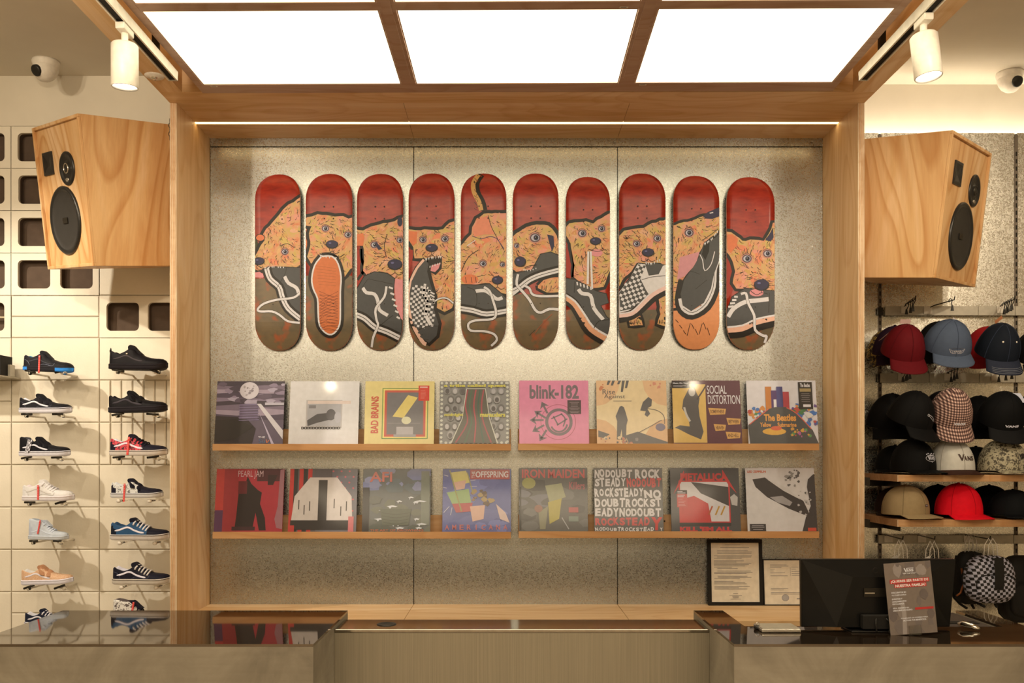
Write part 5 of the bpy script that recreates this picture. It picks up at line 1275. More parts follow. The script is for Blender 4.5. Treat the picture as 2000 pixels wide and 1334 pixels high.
def pegs(x, y, z, L, dark, tilt, labn):
    t = thing('shoe_rest', labn, 'shoe rest', (x+L/2, DW, z), group='pegs holding the shoes')
    for k_, (u, a) in enumerate(((.19, tilt[0]), (.80, tilt[1]))):
        px_ = x+L*u
        hw_ = L*.105
        zz = z+.001
        MB().tube([(px_, DW-.001, zz-.014), (px_, y-.02, zz-.014)], .0045, 8).build('peg', 'clear_acrylic' if not dark else 'white_plastic', t, world=True)
        MB().lathe([(0, 0), (.0085, .0), (.0085, .012), (0, .012)], 12, Matrix.Translation((px_+(hw_ if dark and k_ else 0), y-.032, zz-.014)) @ Matrix.Rotation(-pi/2, 4, 'X')).build('peg_cap', 'clear_acrylic' if dark else 'white_plastic', t, world=True)
        if dark:
            MB().tube([(px_-hw_, y-.026, zz-.006-a*hw_), (px_+hw_, y-.026, zz-.006+a*hw_)], .0050, 8).build('cross_bar', 'dark_metal', t, world=True)
def place(x0, x1, yb, cfg, dark=True, tilt=(0, 0), d=4.165, hs=None):
    k = d/F; L = (x1-x0)*k/1.02; p = P(x0, yb, d); cfg['L'] = L; cfg['loc'] = (p.x+.01*L, d, p.z)
    shoe(cfg); pegs(p.x, d, p.z-.001, L, dark, tilt, 'wall pegs under the '+cfg['peg'])
SH = [
 (47, 143.5, 724, dict(shape='chunky', upper=BK, toe=BK, lining='3a7c88', stripe='4a4642', stripe_k=.7, stitch='8d8a86', sole='38332f', sole_b='3a84b8', fox='38332f', tag=1, tag_z=.22, tag_l=.36, tag_x=.37, tag_s=0, tongue=BK, pitch=2.5, label='black skate shoe with bright blue sole edges and a red tag', peg='blue-soled black shoe'), True, (-.25, .25)),
 (39.5, 140, 807, dict(upper=BK, toe='24211f', lining=WH, stripe=WH, straps='2b2725', stitch='6a6662', label='black shoe with white stripe, white sole and two straps, second in the left column', peg='black shoe with straps in the left column'), True, (0, 0)),
 (39.5, 137, 891, dict(shape='mid', upper='211e1d', lining='4a443e', stripe=WH, straps='1e1b1b', tag='chk', tag_x=.27, tag_z=.24, tag_l=.27, tag_s=-.07, label='black padded-heel shoe with white stripe and a checkered cream tag', peg='shoe with the checkered tag'), True, (.18, .02)),
 (45.5, 145, 978, dict(shape='chunky', upper='d6c8a8', toe='d9cbac', lining='d8c0a4', stripe='c8b898', stripe_k=.7, stitch='b0a080', sole='dccbb0', fox='d6bca0', laces='dccdb0', tag=1, tag_x=.36, tag_z=.22, tag_l=.29, tag_s=0, tongue='d8caab', label='all-cream chunky shoe with a red tag, left column', peg='cream shoe'), True, (.0, .28)),
 (57, 134, 1053, dict(shape='high', upper='bdbaa6', toe='b9b6a2', heel='b2afa0', lining='8f8e80', stripe='cbc8b6', laces='c9c6b4', sole='c2bda6', fox='a8a592', tag=1, tag_x=.34, tag_z=.42, tag_l=.36, tag_s=-.06, tongue='b0ad9c', pitch=1, label='pale grey small high-top shoe with a red tag on a dark rest', peg='pale high-top'), True, (0, .0)),
 (44, 143, 1142, dict(upper='tan_glitter', toe='tan_glitter', lining='cfc0a0', stripe='dccbb2', straps='b07a4c', sole='ded0ba', fox='d8c6ae', tongue='b07a4c', pitch=-2, label='tan glitter shoe with straps and a white stripe', peg='tan glitter shoe'), True, (.35, .35)),
 (50, 138, 1222, dict(upper=NV, toe=NV, lining='c9bca4', stripe=WH, laces='d6c8b0', label='dark navy laced shoe half hidden behind the left counter top', peg='navy shoe behind the counter'), True, (0, 0)),
 (214.5, 327, 722, dict(shape='chunky', upper='221d1b', toe='1c1817', lining='1c1817', stripe='4a3f38', stripe_k=.8, sole='2c2522', fox='2c2522', toe_spring=.055, pull=1, eyelet=1, tongue='1c1817', tongue_k=1.2, pitch=1, label='all-black chunky shoe at the top of the right column', peg='top black chunky shoe'), True, (-.15, -.35)),
 (214, 326.5, 807, dict(upper='221d1b', toe='1c1817', lining='1c1817', stripe='4a403c', straps='1c1817', sole='322b28', fox='3a322e', pitch=-1.5, label='all-black strap shoe below the chunky black shoe', peg='all-black strap shoe'), True, (.18, -.06)),
 (216, 327, 890, dict(upper='red_leopard', toe='27232b', heel='27232b', lining=WH, stripe='e0c8b4', laces='2a262a', tag=1, tag_x=.38, tag_z=.24, tag_l=.32, tag_s=-.03, toe_x=.6, sole='c9b694', tongue='27232b', label='navy and red animal-print shoe with white stripe and red tag', peg='red animal-print shoe'), True, (.1, .12)),
 (218, 318, 972, dict(upper='cream_print', toe='27232b', heel='2a252c', lining='d2c8ac', straps='221e24', tag=1, tag_x=.31, tag_z=.19, tag_l=.36, tag_s=-.02, toe_x=.58, sole='cbbfa2', label='cream printed shoe with black heel, black straps and red tag', peg='cream printed shoe'), False, (0, 0)),
 (217.5, 331, 1054, dict(upper='35576a', toe='22222a', heel='1e2630', lining='2e4a5a', stripe='dccbb4', laces='d8caae', tongue='22222a', sole='c9b898', label='teal and navy laced shoe with white stripe', peg='teal laced shoe'), False, (0, 0)),
 (221.5, 333, 1140, dict(upper='27242a', toe='24222a', lining='cbbda8', stripe='dccdb8', laces='cfc0a0', stitch='6a6870', tongue='27242a', sole='c2b08c', label='black-navy laced shoe with white stripe, low in the right column', peg='low navy laced shoe'), False, (0, 0)),
 (222, 322, 1222, dict(shape='high', upper='leopard_band', toe='27232b', heel='leopard_band', lining='6a5a4a', laces='2a2628', tag=1, tag_x=.45, tag_z=.40, tag_l=.2, sole='c9b898', tongue='27232b', label='leopard-collar shoe mostly hidden behind the left counter', peg='leopard-collar shoe'), False, (0, 0))]
for s_ in SH: place(*s_)
# dark display box on a metal bracket at the left edge
k = 4.2/F
t = thing('display_block', 'black box on a grey metal bracket at the left edge of the photo', 'display box', ((4-CX)*k, 4.2, EYE-(737-CY)*k))
MB().box((-60-CX)*k, (15-CX)*k, 4.14, 4.24, EYE-(735-CY)*k, EYE-(696-CY)*k).build('box', 'black_matte', t, world=True, bevel=.001)
MB().box((-62-CX)*k, (19-CX)*k, 4.12, DW-.001, EYE-(737.5-CY)*k, EYE-(735.2-CY)*k).build('bracket', 'grey_rail', t, world=True)
MB().box((15.3-CX)*k, (20-CX)*k, 4.2, 4.24, EYE-(735-CY)*k, EYE-(712-CY)*k).build('side_plate', 'grey_rail', t, world=True)

# ---------------------------------------------------------------- caps
def cap(cfg):
    a, b_, h = cfg.get('a', .086), cfg.get('b', .098), cfg.get('h', .125)
    t = thing('baseball_cap', cfg['label'], 'cap', cfg['loc'], tuple(radians(q) for q in cfg.get('rot', (0, 0, 0))), cfg.get('group', 'caps on the metal wall'))
    cm = cfg['col'] if cfg['col'] in M else paint(cfg['col'], .75).name
    bm = cfg.get('brim', cfg['col']); bm = bm if bm in M else paint(bm, .7).name
    hang = cfg.get('rot', (0, 0, 0))[0] > 15; pw = cfg.get('pw', 1.95 if hang else 2.4); ph = cfg['loc'][0]*9; wk = 0 if cfg.get('logo') else 1
    R_ = lambda z: max(0, 1-(z/h)**pw)**(1/2.1)
    def sf(u, z, off=0):
        r = R_(z); pk = 1+.022*cos(u*6)*(.3+.7*(z/h))+wk*.016*sin(u*3+z*60+ph)*(z/h); fr = 1+.06*(sin(u)<0)*abs(sin(u))*(z/h)
        return Vector(((a+off)*cos(u)*r*pk*(1.0), (b_+off)*sin(u)*r*pk*fr, z+off*.6))
    n = 36; zs_ = [h*sin(pi/2*i/11)*.9999 for i in range(12)]
    mb = MB().grid([[sf(2*pi*j/n, z) for j in range(n)] for z in zs_], 0, True, True)
    mb.grid([[sf(2*pi*j/n, z, -.003) for j in range(n)][::-1] for z in (0, h*.3, h*.6)], 1, True, True)
    cr = mb.build('crown', [cm, cfg.get('front', cm) if cfg.get('front', cm) in M else paint(cfg['front'], .7)], t)
    MB().lathe([(.0065, 0), (.006, .003), (0, .005)], 10, Matrix.Translation((0, 0, h*.998))).build('button', cfg.get('btn', bm if False else cm), t)
    if cfg.get('seams', 1):
        sm = cfg.get('seam', None); smat = paint(sm, .8) if sm else M[cm]
        for q in range(6):
            u = pi/2+q*pi/3+.0
            if abs(cos(u)) < .1 and sin(u) > 0 and False: continue
            MB().tube([sf(u, h*sin(pi/2*i/9)*.995, .0004) for i in range(10)], .0011 if not sm else .0016, 4, caps=False).build('seam', smat, t)
    Lb = cfg.get('brim_l', .068); dr = radians(cfg.get('droop', 18)); cv = cfg.get('curve', .30)
    rows_t, rows_b = [], []
    nb = 17
    for i in range(9):
        s_ = i/8; rt, rb = [], []
        for j in range(nb):
            an = (-.98 if hang else -1.15)+(1.96 if hang else 2.3)*j/(nb-1); u = -pi/2+an; base = sf(u, .002)
            wgt = cos(an*(1.25 if hang else .95))**(.28 if hang else .55)*Lb*s_
            x = base.x*(1+.10*s_); y = base.y*1.0-wgt*cos(dr)-.0; z = base.z-wgt*sin(dr)-cv*(x*x)/a*(.35+.65*s_)*1.0+cv*.0
            rt.append((x, y, z+.0014)); rb.append((x, y, z-.0016))
        rows_t.append(rt); rows_b.append(rb)
    mb = MB().grid(rows_t, 0); mb.grid([r[::-1] for r in rows_b], 1)
    rim = [[r[0] for r in rows_t][:], ]
    edge_t = [r[0] for r in rows_t]+rows_t[-1][1:]+[r[-1] for r in rows_t[::-1]][1:]
    edge_b = [r[0] for r in rows_b]+rows_b[-1][1:]+[r[-1] for r in rows_b[::-1]][1:]
    mb.grid([edge_t, edge_b], 0, False)
    under = cfg.get('under', None); br = mb.build('brim', [M[bm], paint(under, .7) if under else M[bm]], t)
    if cfg.get('brim_stitch'):
        for s_ in (.55, .68, .80, .92):
            i = s_*8; i0 = int(i); f = i-i0
            MB().tube([Vector(rows_t[i0][j]).lerp(Vector(rows_t[min(8, i0+1)][j]), f)+Vector((0, -.0002, .0006)) for j in range(2, nb-2)], .0007, 4, caps=False).build('brim_stitching', paint(cfg['brim_stitch'], .7), t)
    if cfg.get('eyelets'):
        for an in (-.42, .42):
            p = sf(-pi/2+an, h*.62, .001); nrm = Vector((p.x/a, p.y/b_, .4)).normalized()
            MB().lathe([(0, .0015), (.0032, .001), (.004, 0)], 8, Matrix.Translation(p) @ nrm.to_track_quat('Z', 'Y').to_matrix().to_4x4()).build('eyelet', 'white_plastic', t)
    lg = cfg.get('logo')
    if lg:
        def fn(u, v, w):
            z = max(.001, min(h*.98, v)); r = R_(z); q = max(-.97, min(.97, u/(a*r))); pk = 1
            for _ in range(4):
                an = -math.acos(max(-.97, min(.97, q))); pk = 1+.022*cos(an*6)*(.3+.7*(z/h)); q = u/(a*r*pk)
            fr = 1+.06*abs(sin(an))*(z/h)
            return (u, b_*sin(an)*r*pk*fr-.0010-w, z)
        A_ = Art(lambda x, y: (x, y), fn, [[(-1, -1), (1, -1), (1, 1), (-1, 1)]], .0002)
        A_.xf = lambda x, y: (cfg.get('lx', 0)+x, cfg.get('lz', .045)-y)
        lg(A_); A_.build('front_embroidery', t)
    if cfg.get('sticker'):
        s_ = cfg['sticker']; p0 = Vector(s_[0]); MB().obox(p0, s_[1], s_[2], s_[3]).build('paper_tag', paint(s_[4] if len(s_) > 4 else 'c9b294', .7), t)
    return t
def vans(A_, x0, y0, w, h_, c, bar=True):
    # V with a bar reaching over the smaller letters
    A_.poly([(x0, y0), (x0+w*.12, y0), (x0+w*.21, y0+h_*.62), (x0+w*.30, y0), (x0+w, y0), (x0+w, y0+h_*.14), (x0+w*.36, y0+h_*.14), (x0+w*.24, y0+h_), (x0+w*.17, y0+h_)], c)
    for i, ch in enumerate('ANS'): A_.text(ch, (x0+w*(.31+i*.235), y0+h_*.28, x0+w*(.52+i*.235), y0+h_), c, .045)
def lg_plate(A_):
    c = 'a89c88'
    A_.poly([(-.034, -.010), (-.012, -.014), (.012, -.014), (.034, -.010), (.026, .006), (.018, .010), (-.018, .010), (-.026, .006)], c); A_.poly([(-.031, -.0085), (-.012, -.012), (.012, -.012), (.031, -.0085), (.024, .005), (.017, .0085), (-.017, .0085), (-.024, .005)], '5d6164')
    A_.text('VANS', (-.016, -.006, .016, .004), c, .03); A_.line([(-.028, -.006), (-.018, -.002), (-.020, .005)], .0016, c); A_.line([(.028, -.006), (.018, -.002), (.020, .005)], .0016, c); A_.line([(-.018, .0065), (.018, .0065)], .0012, c)
def lg_pin(A_):
    c = 'b8ac96'; A_.line(ell(-.020, -.013, .0045, .004, 10), .0022, c, closed=True)
    A_.line([(-.017, -.010), (.000, .001), (.018, .013), (.019, .008), (.010, -.002), (-.004, -.010), (-.018, -.015)], .0019, c)
def lg_script(A_): A_.text('vans', (-.026, -.006, .024, .004), 'd8ccb4', .03, shear=.003)
def lg_wide(A_): A_.text('VANS', (-.029, -.005, .029, .005), 'd4c8b4', .05)
def lg_big(A_): vans(A_, -.036, -.014, .074, .028, '4a2c1e')
def lg_oval(A_):
    c = 'c8bca8'; A_.line(ell(0, .003, .028, .013, 24), .0014, c, closed=True); A_.rect(-.020, -.012, .022, .012, 'black_matte'); vans(A_, -.020, -.009, .040, .018, c)
    for i, x in enumerate((-.022, -.014, -.004, .004, .013, .020)): A_.poly(ell(x, -.014-(i % 2)*.003, .0028, .0028, 7), c)
    A_.line([(-.003, .015), (.001, .021)], .002, c)
def lg_patch(A_):
    A_.rect(-.030, -.017, .030, .019, '241c1a'); A_.rect(-.028, -.015, .028, .017, '9a8a68'); A_.text('VANS', (-.024, -.012, .024, .013), '241c1a', .07)
def lg_box(A_): A_.rect(-.0095, -.005, .0095, .005, '2a2220'); A_.text('VANS', (-.006, -.0022, .006, .0022), 'c8b8a8', .04)
def lg_wave(A_):
    c = 'b0aaa0'; A_.line([(-.022, -.006), (-.012, -.012), (0, -.010), (.012, -.004), (.022, -.008)], .0028, c); A_.line([(-.022, -.006), (-.012, -.002), (0, -.008), (.012, -.012), (.022, -.008)], .0024, c)
    for i, ch in enumerate('VANS'): A_.text(ch, (-.024+i*.0135, .002, -.015+i*.0135, .008), c, .05)
def checks():
    m, nt, b = newmat('gingham'); v = coords(nt, (1, 1, 1))
    sp = nt.nodes.new('ShaderNodeSeparateXYZ'); nt.links.new(v, sp.inputs[0])
    def sq(o, k_):
        mu = nd(nt, 'ShaderNodeMath', operation='MULTIPLY'); nt.links.new(o, mu.inputs[0]); mu.inputs[1].default_value = k_
        si = nd(nt, 'ShaderNodeMath', operation='SINE'); nt.links.new(mu.outputs[0], si.inputs[0])
        gt = nd(nt, 'ShaderNodeMath', operation='GREATER_THAN'); nt.links.new(si.outputs[0], gt.inputs[0]); gt.inputs[1].default_value = 0; return gt.outputs[0]
    ad = nd(nt, 'ShaderNodeMath', operation='ADD'); nt.links.new(sq(sp.outputs[0], 620), ad.inputs[0]); 
    yz = nd(nt, 'ShaderNodeMath', operation='MULTIPLY'); nt.links.new(sp.outputs[2], yz.inputs[0]); yz.inputs[1].default_value = 1.12
    nt.links.new(sq(yz.outputs[0], 560), ad.inputs[1])
    hf = nd(nt, 'ShaderNodeMath', operation='MULTIPLY'); nt.links.new(ad.outputs[0], hf.inputs[0]); hf.inputs[1].default_value = .5
    r = ramp(nt, hf.outputs[0], [(.0, alb('c8a07c')), (.35, alb('7c5440')), (.8, alb('43261c'))]); r.node.color_ramp.interpolation = 'CONSTANT'
    nt.links.new(r, b.inputs['Base Color']); b.inputs['Roughness'].default_value = .8; MATS['gingham'] = m
    m, nt, b = newmat('checkerboard'); c = nt.nodes.new('ShaderNodeTexChecker'); nt.links.new(coords(nt, (1, .0001, 1), rot=(0, radians(8), 0)), c.inputs['Vector'])
    c.inputs['Scale'].default_value = 82; c.inputs['Color1'].default_value = (*alb('b0a498'), 1); c.inputs['Color2'].default_value = (*alb('1c1614'), 1)
    nt.links.new(c.outputs[0], b.inputs['Base Color']); b.inputs['Roughness'].default_value = .7; MATS['checkerboard'] = m
checks()
def capat(px, py, d, **k):   # px,py = photo position of the centre of the crown's base
    p = P(px, py, d); k['loc'] = tuple(p); return cap(k)
NBK = '14120f'
HR = (30, 0, 0)
# hanging rows
capat(1729, 697, 4.215, col='floral', rot=(16, 0, -22), a=.080, b=.045, label='dark floral-print cap hanging behind the burgundy cap', seams=0)
capat(1745, 690, 4.105, col='2a1420', rot=(20, 0, -14), a=.090, b=.045, label='dark plum cap showing left of the burgundy cap', seams=0, sticker=((-.075, -.07, .075), (.010, .0, .006), (0, .002, 0), (.06, .0, .055), '8f6a48'))
capat(1762, 690, 3.96, col='650a10', rot=HR, a=.088, h=.13, droop=26, brim_l=.066, curve=.12, seam='5a0d10', label='burgundy cap hanging at the left of the top row', sticker=((-.03, .02, .128), (.045, 0, 0), (0, .002, 0), (0, .004, .018), 'b08a70'))
capat(1828, 680, 4.175, col='17130f', rot=(26, 0, -10), a=.092, b=.075, label='black cap hidden behind the blue-grey cap', seams=0)
capat(1848, 680, 3.96, col='565c5f', rot=HR, a=.098, h=.128, droop=24, brim_l=.060, curve=.10, seam='4c5256', logo=lg_plate, lz=.026, label='blue-grey cap with a winged emblem, middle of the top row', sticker=((.0, .01, .122), (.062, 0, -.034), (0, .002, 0), (0.004, .004, .014), 'c0ae90'))
capat(1922, 690, 4.175, col='8e1614', rot=(26, 0, -12), a=.088, b=.075, label='bright red cap peeking out behind the navy denim cap', eyelets=1, seams=0)
capat(1946, 690, 3.96, col='1c2125', brim='33353a', rot=HR, a=.086, h=.135, droop=30, brim_l=.068, curve=.20, seam='3a3f44', eyelets=1, brim_stitch='8c8676', label='navy denim cap with white eyelets and stitched brim', sticker=((-.03, .03, .135), (.024, 0, .026), (0, .002, 0), (.008, 0, -.012), 'a8693c'))
capat(2018, 700, 3.96, col='100f0e', rot=HR, label='black cap cut off by the right edge, top row')
capat(1736, 828, 4.175, col='0f0e0d', rot=(22, 0, -6), a=.10, b=.075, h=.145, label='black cap behind the cap with the pin emblem', seams=0)
capat(1775, 822, 3.96, col=NBK, rot=(26, 0, 26), a=.093, h=.135, droop=24, brim_l=.07, curve=.14, logo=lg_pin, lz=.052, lx=.012, label='black cap with an embroidered safety pin, second row', sticker=((-.06, -.0, .100), (.075, 0, .030), (0, .002, 0), (.004, .004, -.014), '9c7c60'))
capat(1838, 812, 4.175, col='1c1818', rot=(28, 0, -18), a=.086, b=.075, h=.12, label='black cap half hidden left of the gingham cap', seams=0)
capat(1853, 817, 3.96, col='gingham', rot=HR, a=.089, h=.138, droop=36, brim_l=.066, curve=.22, logo=lg_script, lz=.022, label='brown gingham cap hanging in the middle of the second row')
capat(1908, 826, 4.175, col='181614', rot=(24, 0, -10), a=.088, b=.075, h=.13, label='black cap between the gingham cap and the black lettered cap', seams=0)
capat(1953, 822, 3.96, col='12110f', brim='1e1c18', rot=HR, a=.092, h=.135, droop=26, brim_l=.066, curve=.12, logo=lg_wide, lz=.024, label='black cap with small wide white letters and a white hang tag', sticker=((.018, .0, .132), (.034, 0, 0), (0, .002, 0), (.030, -.012, -.038), 'd0c8b8'))
capat(2022, 818, 3.96, col='161c28', rot=HR, label='dark navy cap cut off by the right edge, second row')
# shelf caps
SZ1 = EYE-37.6*3.86/F
def shelfcap(px, zs_, d, **k): p = P(px, 0, d); k['loc'] = (p.x, d, zs_+k.pop('up', .018)); k.setdefault('brim_l', .066); k.setdefault('droop', 8); k.setdefault('curve', .12); return cap(k)
GS = 'caps lying on the wooden shelves'
shelfcap(1748, SZ1, 4.175, col='0e0c0b', rot=(0, 0, -20), a=.088, b=.075, h=.11, label='black cap stacked behind the cap with the oval emblem', group=GS, seams=0)
shelfcap(1783, SZ1, 3.96, col='0f0e0d', rot=(0, 0, 18), a=.088, h=.135, droop=10, curve=.06, logo=lg_oval, lz=.055, lx=.012, label='black cap with a white oval emblem, left on the upper shelf', group=GS)
shelfcap(1858, SZ1, 3.96, col='c9bb98', brim='49291a', rot=(0, 0, 6), a=.090, h=.135, droop=14, curve=.10, logo=lg_big, lz=.056, lx=.010, seam='a89a7a', btn='ply_edge', label='cream cap with brown brim and brown lettering on the upper shelf', group=GS)
shelfcap(1906, SZ1, 4.175, col='1c1916', rot=(0, 0, -10), a=.086, b=.075, h=.105, label='dark cap behind the gap between the cream and camouflage caps', group=GS, seams=0)
shelfcap(1958, SZ1, 3.96, col='camo', brim='camo', rot=(0, 0, 24), a=.100, h=.135, droop=8, curve=.08, logo=lg_patch, lz=.060, lx=.008, label='camouflage cap with a dark lettered patch', group=GS)
SZ2 = EYE-125*3.86/F
shelfcap(1748, SZ2, 4.175, col='3a2418', rot=(0, 0, -16), a=.088, b=.075, h=.11, label='dark brown cap stacked behind the khaki cap', group=GS, seams=0)
shelfcap(1768, SZ2, 3.96, col='94784a', rot=(0, 0, 30), a=.094, h=.125, droop=9, curve=.08, logo=lg_box, lz=.040, lx=.010, label='khaki cap with a tiny dark label on the lower shelf', group=GS, seam='836a40')
shelfcap(1832, SZ2, 4.175, col='181a18', rot=(0, 0, -10), a=.088, b=.075, h=.12, label='black cap behind the scarlet cap', group=GS, seams=0)
shelfcap(1872, SZ2, 3.96, col='e0101c', rot=(0, 0, 16), a=.094, h=.132, droop=12, curve=.10, label='scarlet cap on the lower shelf', group=GS, seam='b00c16')
shelfcap(1932, SZ2, 4.175, col='121114', rot=(0, 0, -20), a=.094, b=.075, h=.118, label='black cap behind the dark cap with the wave emblem', group=GS, seams=0)
shelfcap(1978, SZ2, 3.96, col='181917', rot=(0, 0, 12), a=.096, h=.105, droop=6, curve=.08, logo=lg_wave, lz=.044, lx=.006, label='charcoal cap with a white wave emblem at the right edge', group=GS)
# ---------------------------------------------------------------- rails, hooks and shelves of the cap wall
def rail(x0, y0, y1, lab, segs):
    d = 4.27; a = P(x0, y0, d); b_ = P(x0, y1, d)
    t = thing('display_rail', lab, 'rail', (a.x+.8, d, b_.z), group='cross rails of the cap wall')
    e = [x0]+segs+[2400]
    for i in range(len(e)-1):
        p, q = P(e[i], y0, d), P(e[i+1], y1, d)
        MB().box(p.x+.001, q.x-.001, d, d+.012, q.z, p.z).build('rail_segment', 'grey_rail', t, world=True, bevel=.001)
    for x in (1722, 1979): MB().box(P(x, 0, d).x-.012, P(x, 0, d).x+.012, d+.0125, DW-.0065, b_.z+.004, a.z-.004).build('mounting_clip', 'dark_metal', t, world=True)
    return a.z, b_.z
r1z = rail(1729, 598, 616, 'grey metal cross rail above the top row of caps', [1812, 1911, 1983])
r2z = rail(1720, 729, 747, 'grey metal cross rail above the second row of caps', [1815, 1913, 1983])
r3z = rail(1716, 1045, 1062, 'grey metal cross rail behind the hanging bags', [1803, 1896, 1980])
def hook(px, z, ln, lab, nclip, hx=0, clipcol='black_plastic', seed=0):
    X = P(px, 0, 4.27).x; t = thing('wall_hook', lab, 'hook', (X, 4.27, z), group='wire display hooks')
    y0 = 4.269; y1 = y0-ln
    MB().tube([(X+hx*.2, y0, z-.002), (X+hx*.4, y0-.02, z+.004), (X+hx, y1, z+.008), (X+hx, y1-.004, z+.022)], .0026, 8).build('hook_wire', 'dark_metal', t, world=True)
    MB().box(X-.02, X+.02, y0-.003, y0, z-.034, z+.003).build('hook_plate', 'white_metal', t, world=True, bevel=.001)
    r = random.Random(seed)
    for i in range(nclip):
        yy = y1+.02+(ln-.05)*i/max(1, nclip-1); xx = X+hx*(y0-yy)/ln; zz = z+.008*(y0-yy)/ln+.001; s_ = r.uniform(-.008, .008)
        c = thing('hanger_clip', 'black hanger clip, '+('foremost', 'second from the tip', 'third from the tip', 'fourth from the tip', 'fifth from the tip')[i]+', on the '+lab, 'hanger', (xx, yy, zz), (0, 0, 0), 'black clips on the '+lab)
        MB().tube([(-.006, 0, -.008), (-.008, 0, .002), (0, 0, .009), (.008, 0, .002), (.004, 0, -.010), (s_, 0, -.026)], .0022, 6).build('clip_hook', clipcol, c)
        MB().hexa([(s_-.007, -.002, -.046), (s_+.007, -.002, -.046), (s_+.007, .002, -.046), (s_-.007, .002, -.046), (s_-.003, -.002, -.022), (s_+.003, -.002, -.022), (s_+.003, .002, -.022), (s_-.003, .002, -.022)]).build('clip_body', clipcol, c)
hook(1768, r1z[0], .15, 'hook of the burgundy cap', 4, -.02, seed=1); hook(1812, r1z[0]-.004, .15, 'bare hook over the blue-grey cap', 1, .05, seed=2); hook(1955, r1z[0], .15, 'hook of the navy denim cap', 5, -.02, seed=3)
hook(1762, r2z[0], .15, 'hook of the safety-pin cap', 4, -.02, seed=4); hook(1852, r2z[0], .15, 'hook of the gingham cap', 3, -.03, seed=5); hook(1944, r2z[0], .15, 'hook of the black lettered cap', 3, .0, seed=6)
def shelf(y0, y1, x0, lab):
    d = 3.86; a = P(x0, y0, d); b_ = P(x0, y1, d); t = thing('cap_shelf', lab, 'shelf', (a.x+.8, 4.05, b_.z), group='plywood cap shelves')
    mb = MB().box(a.x, 3.3, d, 4.268, b_.z, a.z, 0); n = 5
    for i in range(n): 
        z = b_.z+(a.z-b_.z)*(i+.5)/n; mb.box(a.x+.006, 3.3, d-.0006, d, z-.0011, z+.0011, 1)
    mb.box(a.x, a.x+.004, d-.0008, d, b_.z, a.z, 2)
    mb.build('shelf_board', ['shelf_wood', 'ply_speaker', 'ply_edge'], t, world=True)
    MB().box(P(1717, 0, 4.2).x, P(1717, 0, 4.2).x+.004, 3.98, 4.279, b_.z-.028, b_.z+.012).box(P(1717, 0, 4.2).x, a.x-.0005, 4.15, 4.27, b_.z-.028, b_.z+.010).build('bracket', 'dark_metal', t, world=True)
    # low mat line under the caps
shelf(927.6, 940.6, 1752.5, 'upper plywood cap shelf'); shelf(1015, 1029, 1752.5, 'lower plywood cap shelf')
# ---------------------------------------------------------------- hanging bags below the shelves
def bag(px, py, d, w, h, mat, lab, straps=True, yaw=0, tagc=None, loops=2, lz=.06, trim='black_matte'):
    p = P(px, py, d); t = thing('mini_backpack', lab, 'bag', tuple(p), (0, 0, radians(yaw)), 'bags hanging under the shelves')
    a, b_, c = w/2, w*.30, h/2; rows = []
    sp = lambda v, e: (abs(v)**e)*(1 if v >= 0 else -1)
    for i in range(19):
        th = -pi/2+pi*i/18; rows.append([(a*sp(cos(th), .55)*sp(cos(2*pi*j/32), .55)*(1-.10*(sin(th) > 0)*sin(th)), b_*sp(cos(th), .55)*sp(sin(2*pi*j/32), .7), c*sp(sin(th), .75)) for j in range(32)])
    MB().grid(rows, 0, True, True).build('bag_body', mat, t)
    f = -b_*1.0
    # front pocket bulge
    rows = [[(a*.80*sp(cos(q), .6)*r_, f-.014*(1-r_**3), -c*.28+c*.50*sp(sin(q), .6)*r_) for q in [2*pi*j/28 for j in range(28)]] for r_ in (0.02, .4, .7, .88, .97, 1.0)]
    MB().grid([[(x, y if i < 5 else f+.012, z) for x, y, z in r] for i, r in enumerate(rows)][::-1], 0, True, True).build('front_pocket', mat, t)
    MB().tube([(a*.84*sp(cos(q), .6), f+.0, -c*.28+c*.54*sp(sin(q), .6)) for q in [pi*j/16 for j in range(17)]], .0022, 6).build('pocket_zip', trim, t)
    MB().tube([(a*.97*cos(q), -.004, c*.2+c*.78*sin(q)) for q in [pi*j/14 for j in range(15)]], .0028, 6).build('main_zip', trim, t)
    for i in range(loops):
        x = (i-.5*(loops-1))*.018; MB().tube([(x-.020, -.01, c*.92), (x-.018, -.012, c+lz*.6), (x, -.012, c+lz), (x+.018, -.012, c+lz*.6), (x+.022, -.01, c*.92)], .0022, 6).build('handle_cord', 'white_plastic', t)
    if straps:
        MB().grid([[(x, y, z) for x in (-.020, .020)] for y, z in ((f-.016, c*.98), (f-.022, c*.5), (f-.022, 0), (f-.018, -c*.35))], 0).build('strap_cover', trim, t)
        for s_ in (-1, 1): MB().tube([(s_*a*.5, b_*.9, c*.8), (s_*a*.8, b_+.012, 0), (s_*a*.6, b_+.006, -c*.8), (s_*a*.4, b_*.6, -c*1.02), (s_*a*.25, -b_*.2, -c*1.15)], .006, 6).build('shoulder_strap', trim, t)
    if tagc:
        MB().obox((-.055, f-.01, c+.010), (.030, 0, .016), (0, .001, 0), (-.006, 0, .010)).build('paper_tag', paint(tagc, .7), t)
        MB().tube([(-.03, f-.008, c+.02), (-.012, f, c+.045)], .0012, 5).build('tag_string', 'white_plastic', t)
    return t
bag(1757, 1150, 4.0, .13, .235, 'black_matte', 'black bag with cream cords hanging leftmost behind the monitor', tagc='a89878', lz=.097)
bag(1818, 1152, 4.0, .13, .235, 'black_matte', 'black bag with paper tags hanging behind the monitor, second from the left', tagc='c8b898', lz=.097)
bag(1893, 1128, 4.14, .14, .24, 'black_matte', 'black bag half hidden left of the checkered bag', lz=.08, yaw=10)
bag(1932, 1131, 3.96, .205, .205, 'checkerboard', 'black and white checkered mini backpack', lz=.075)
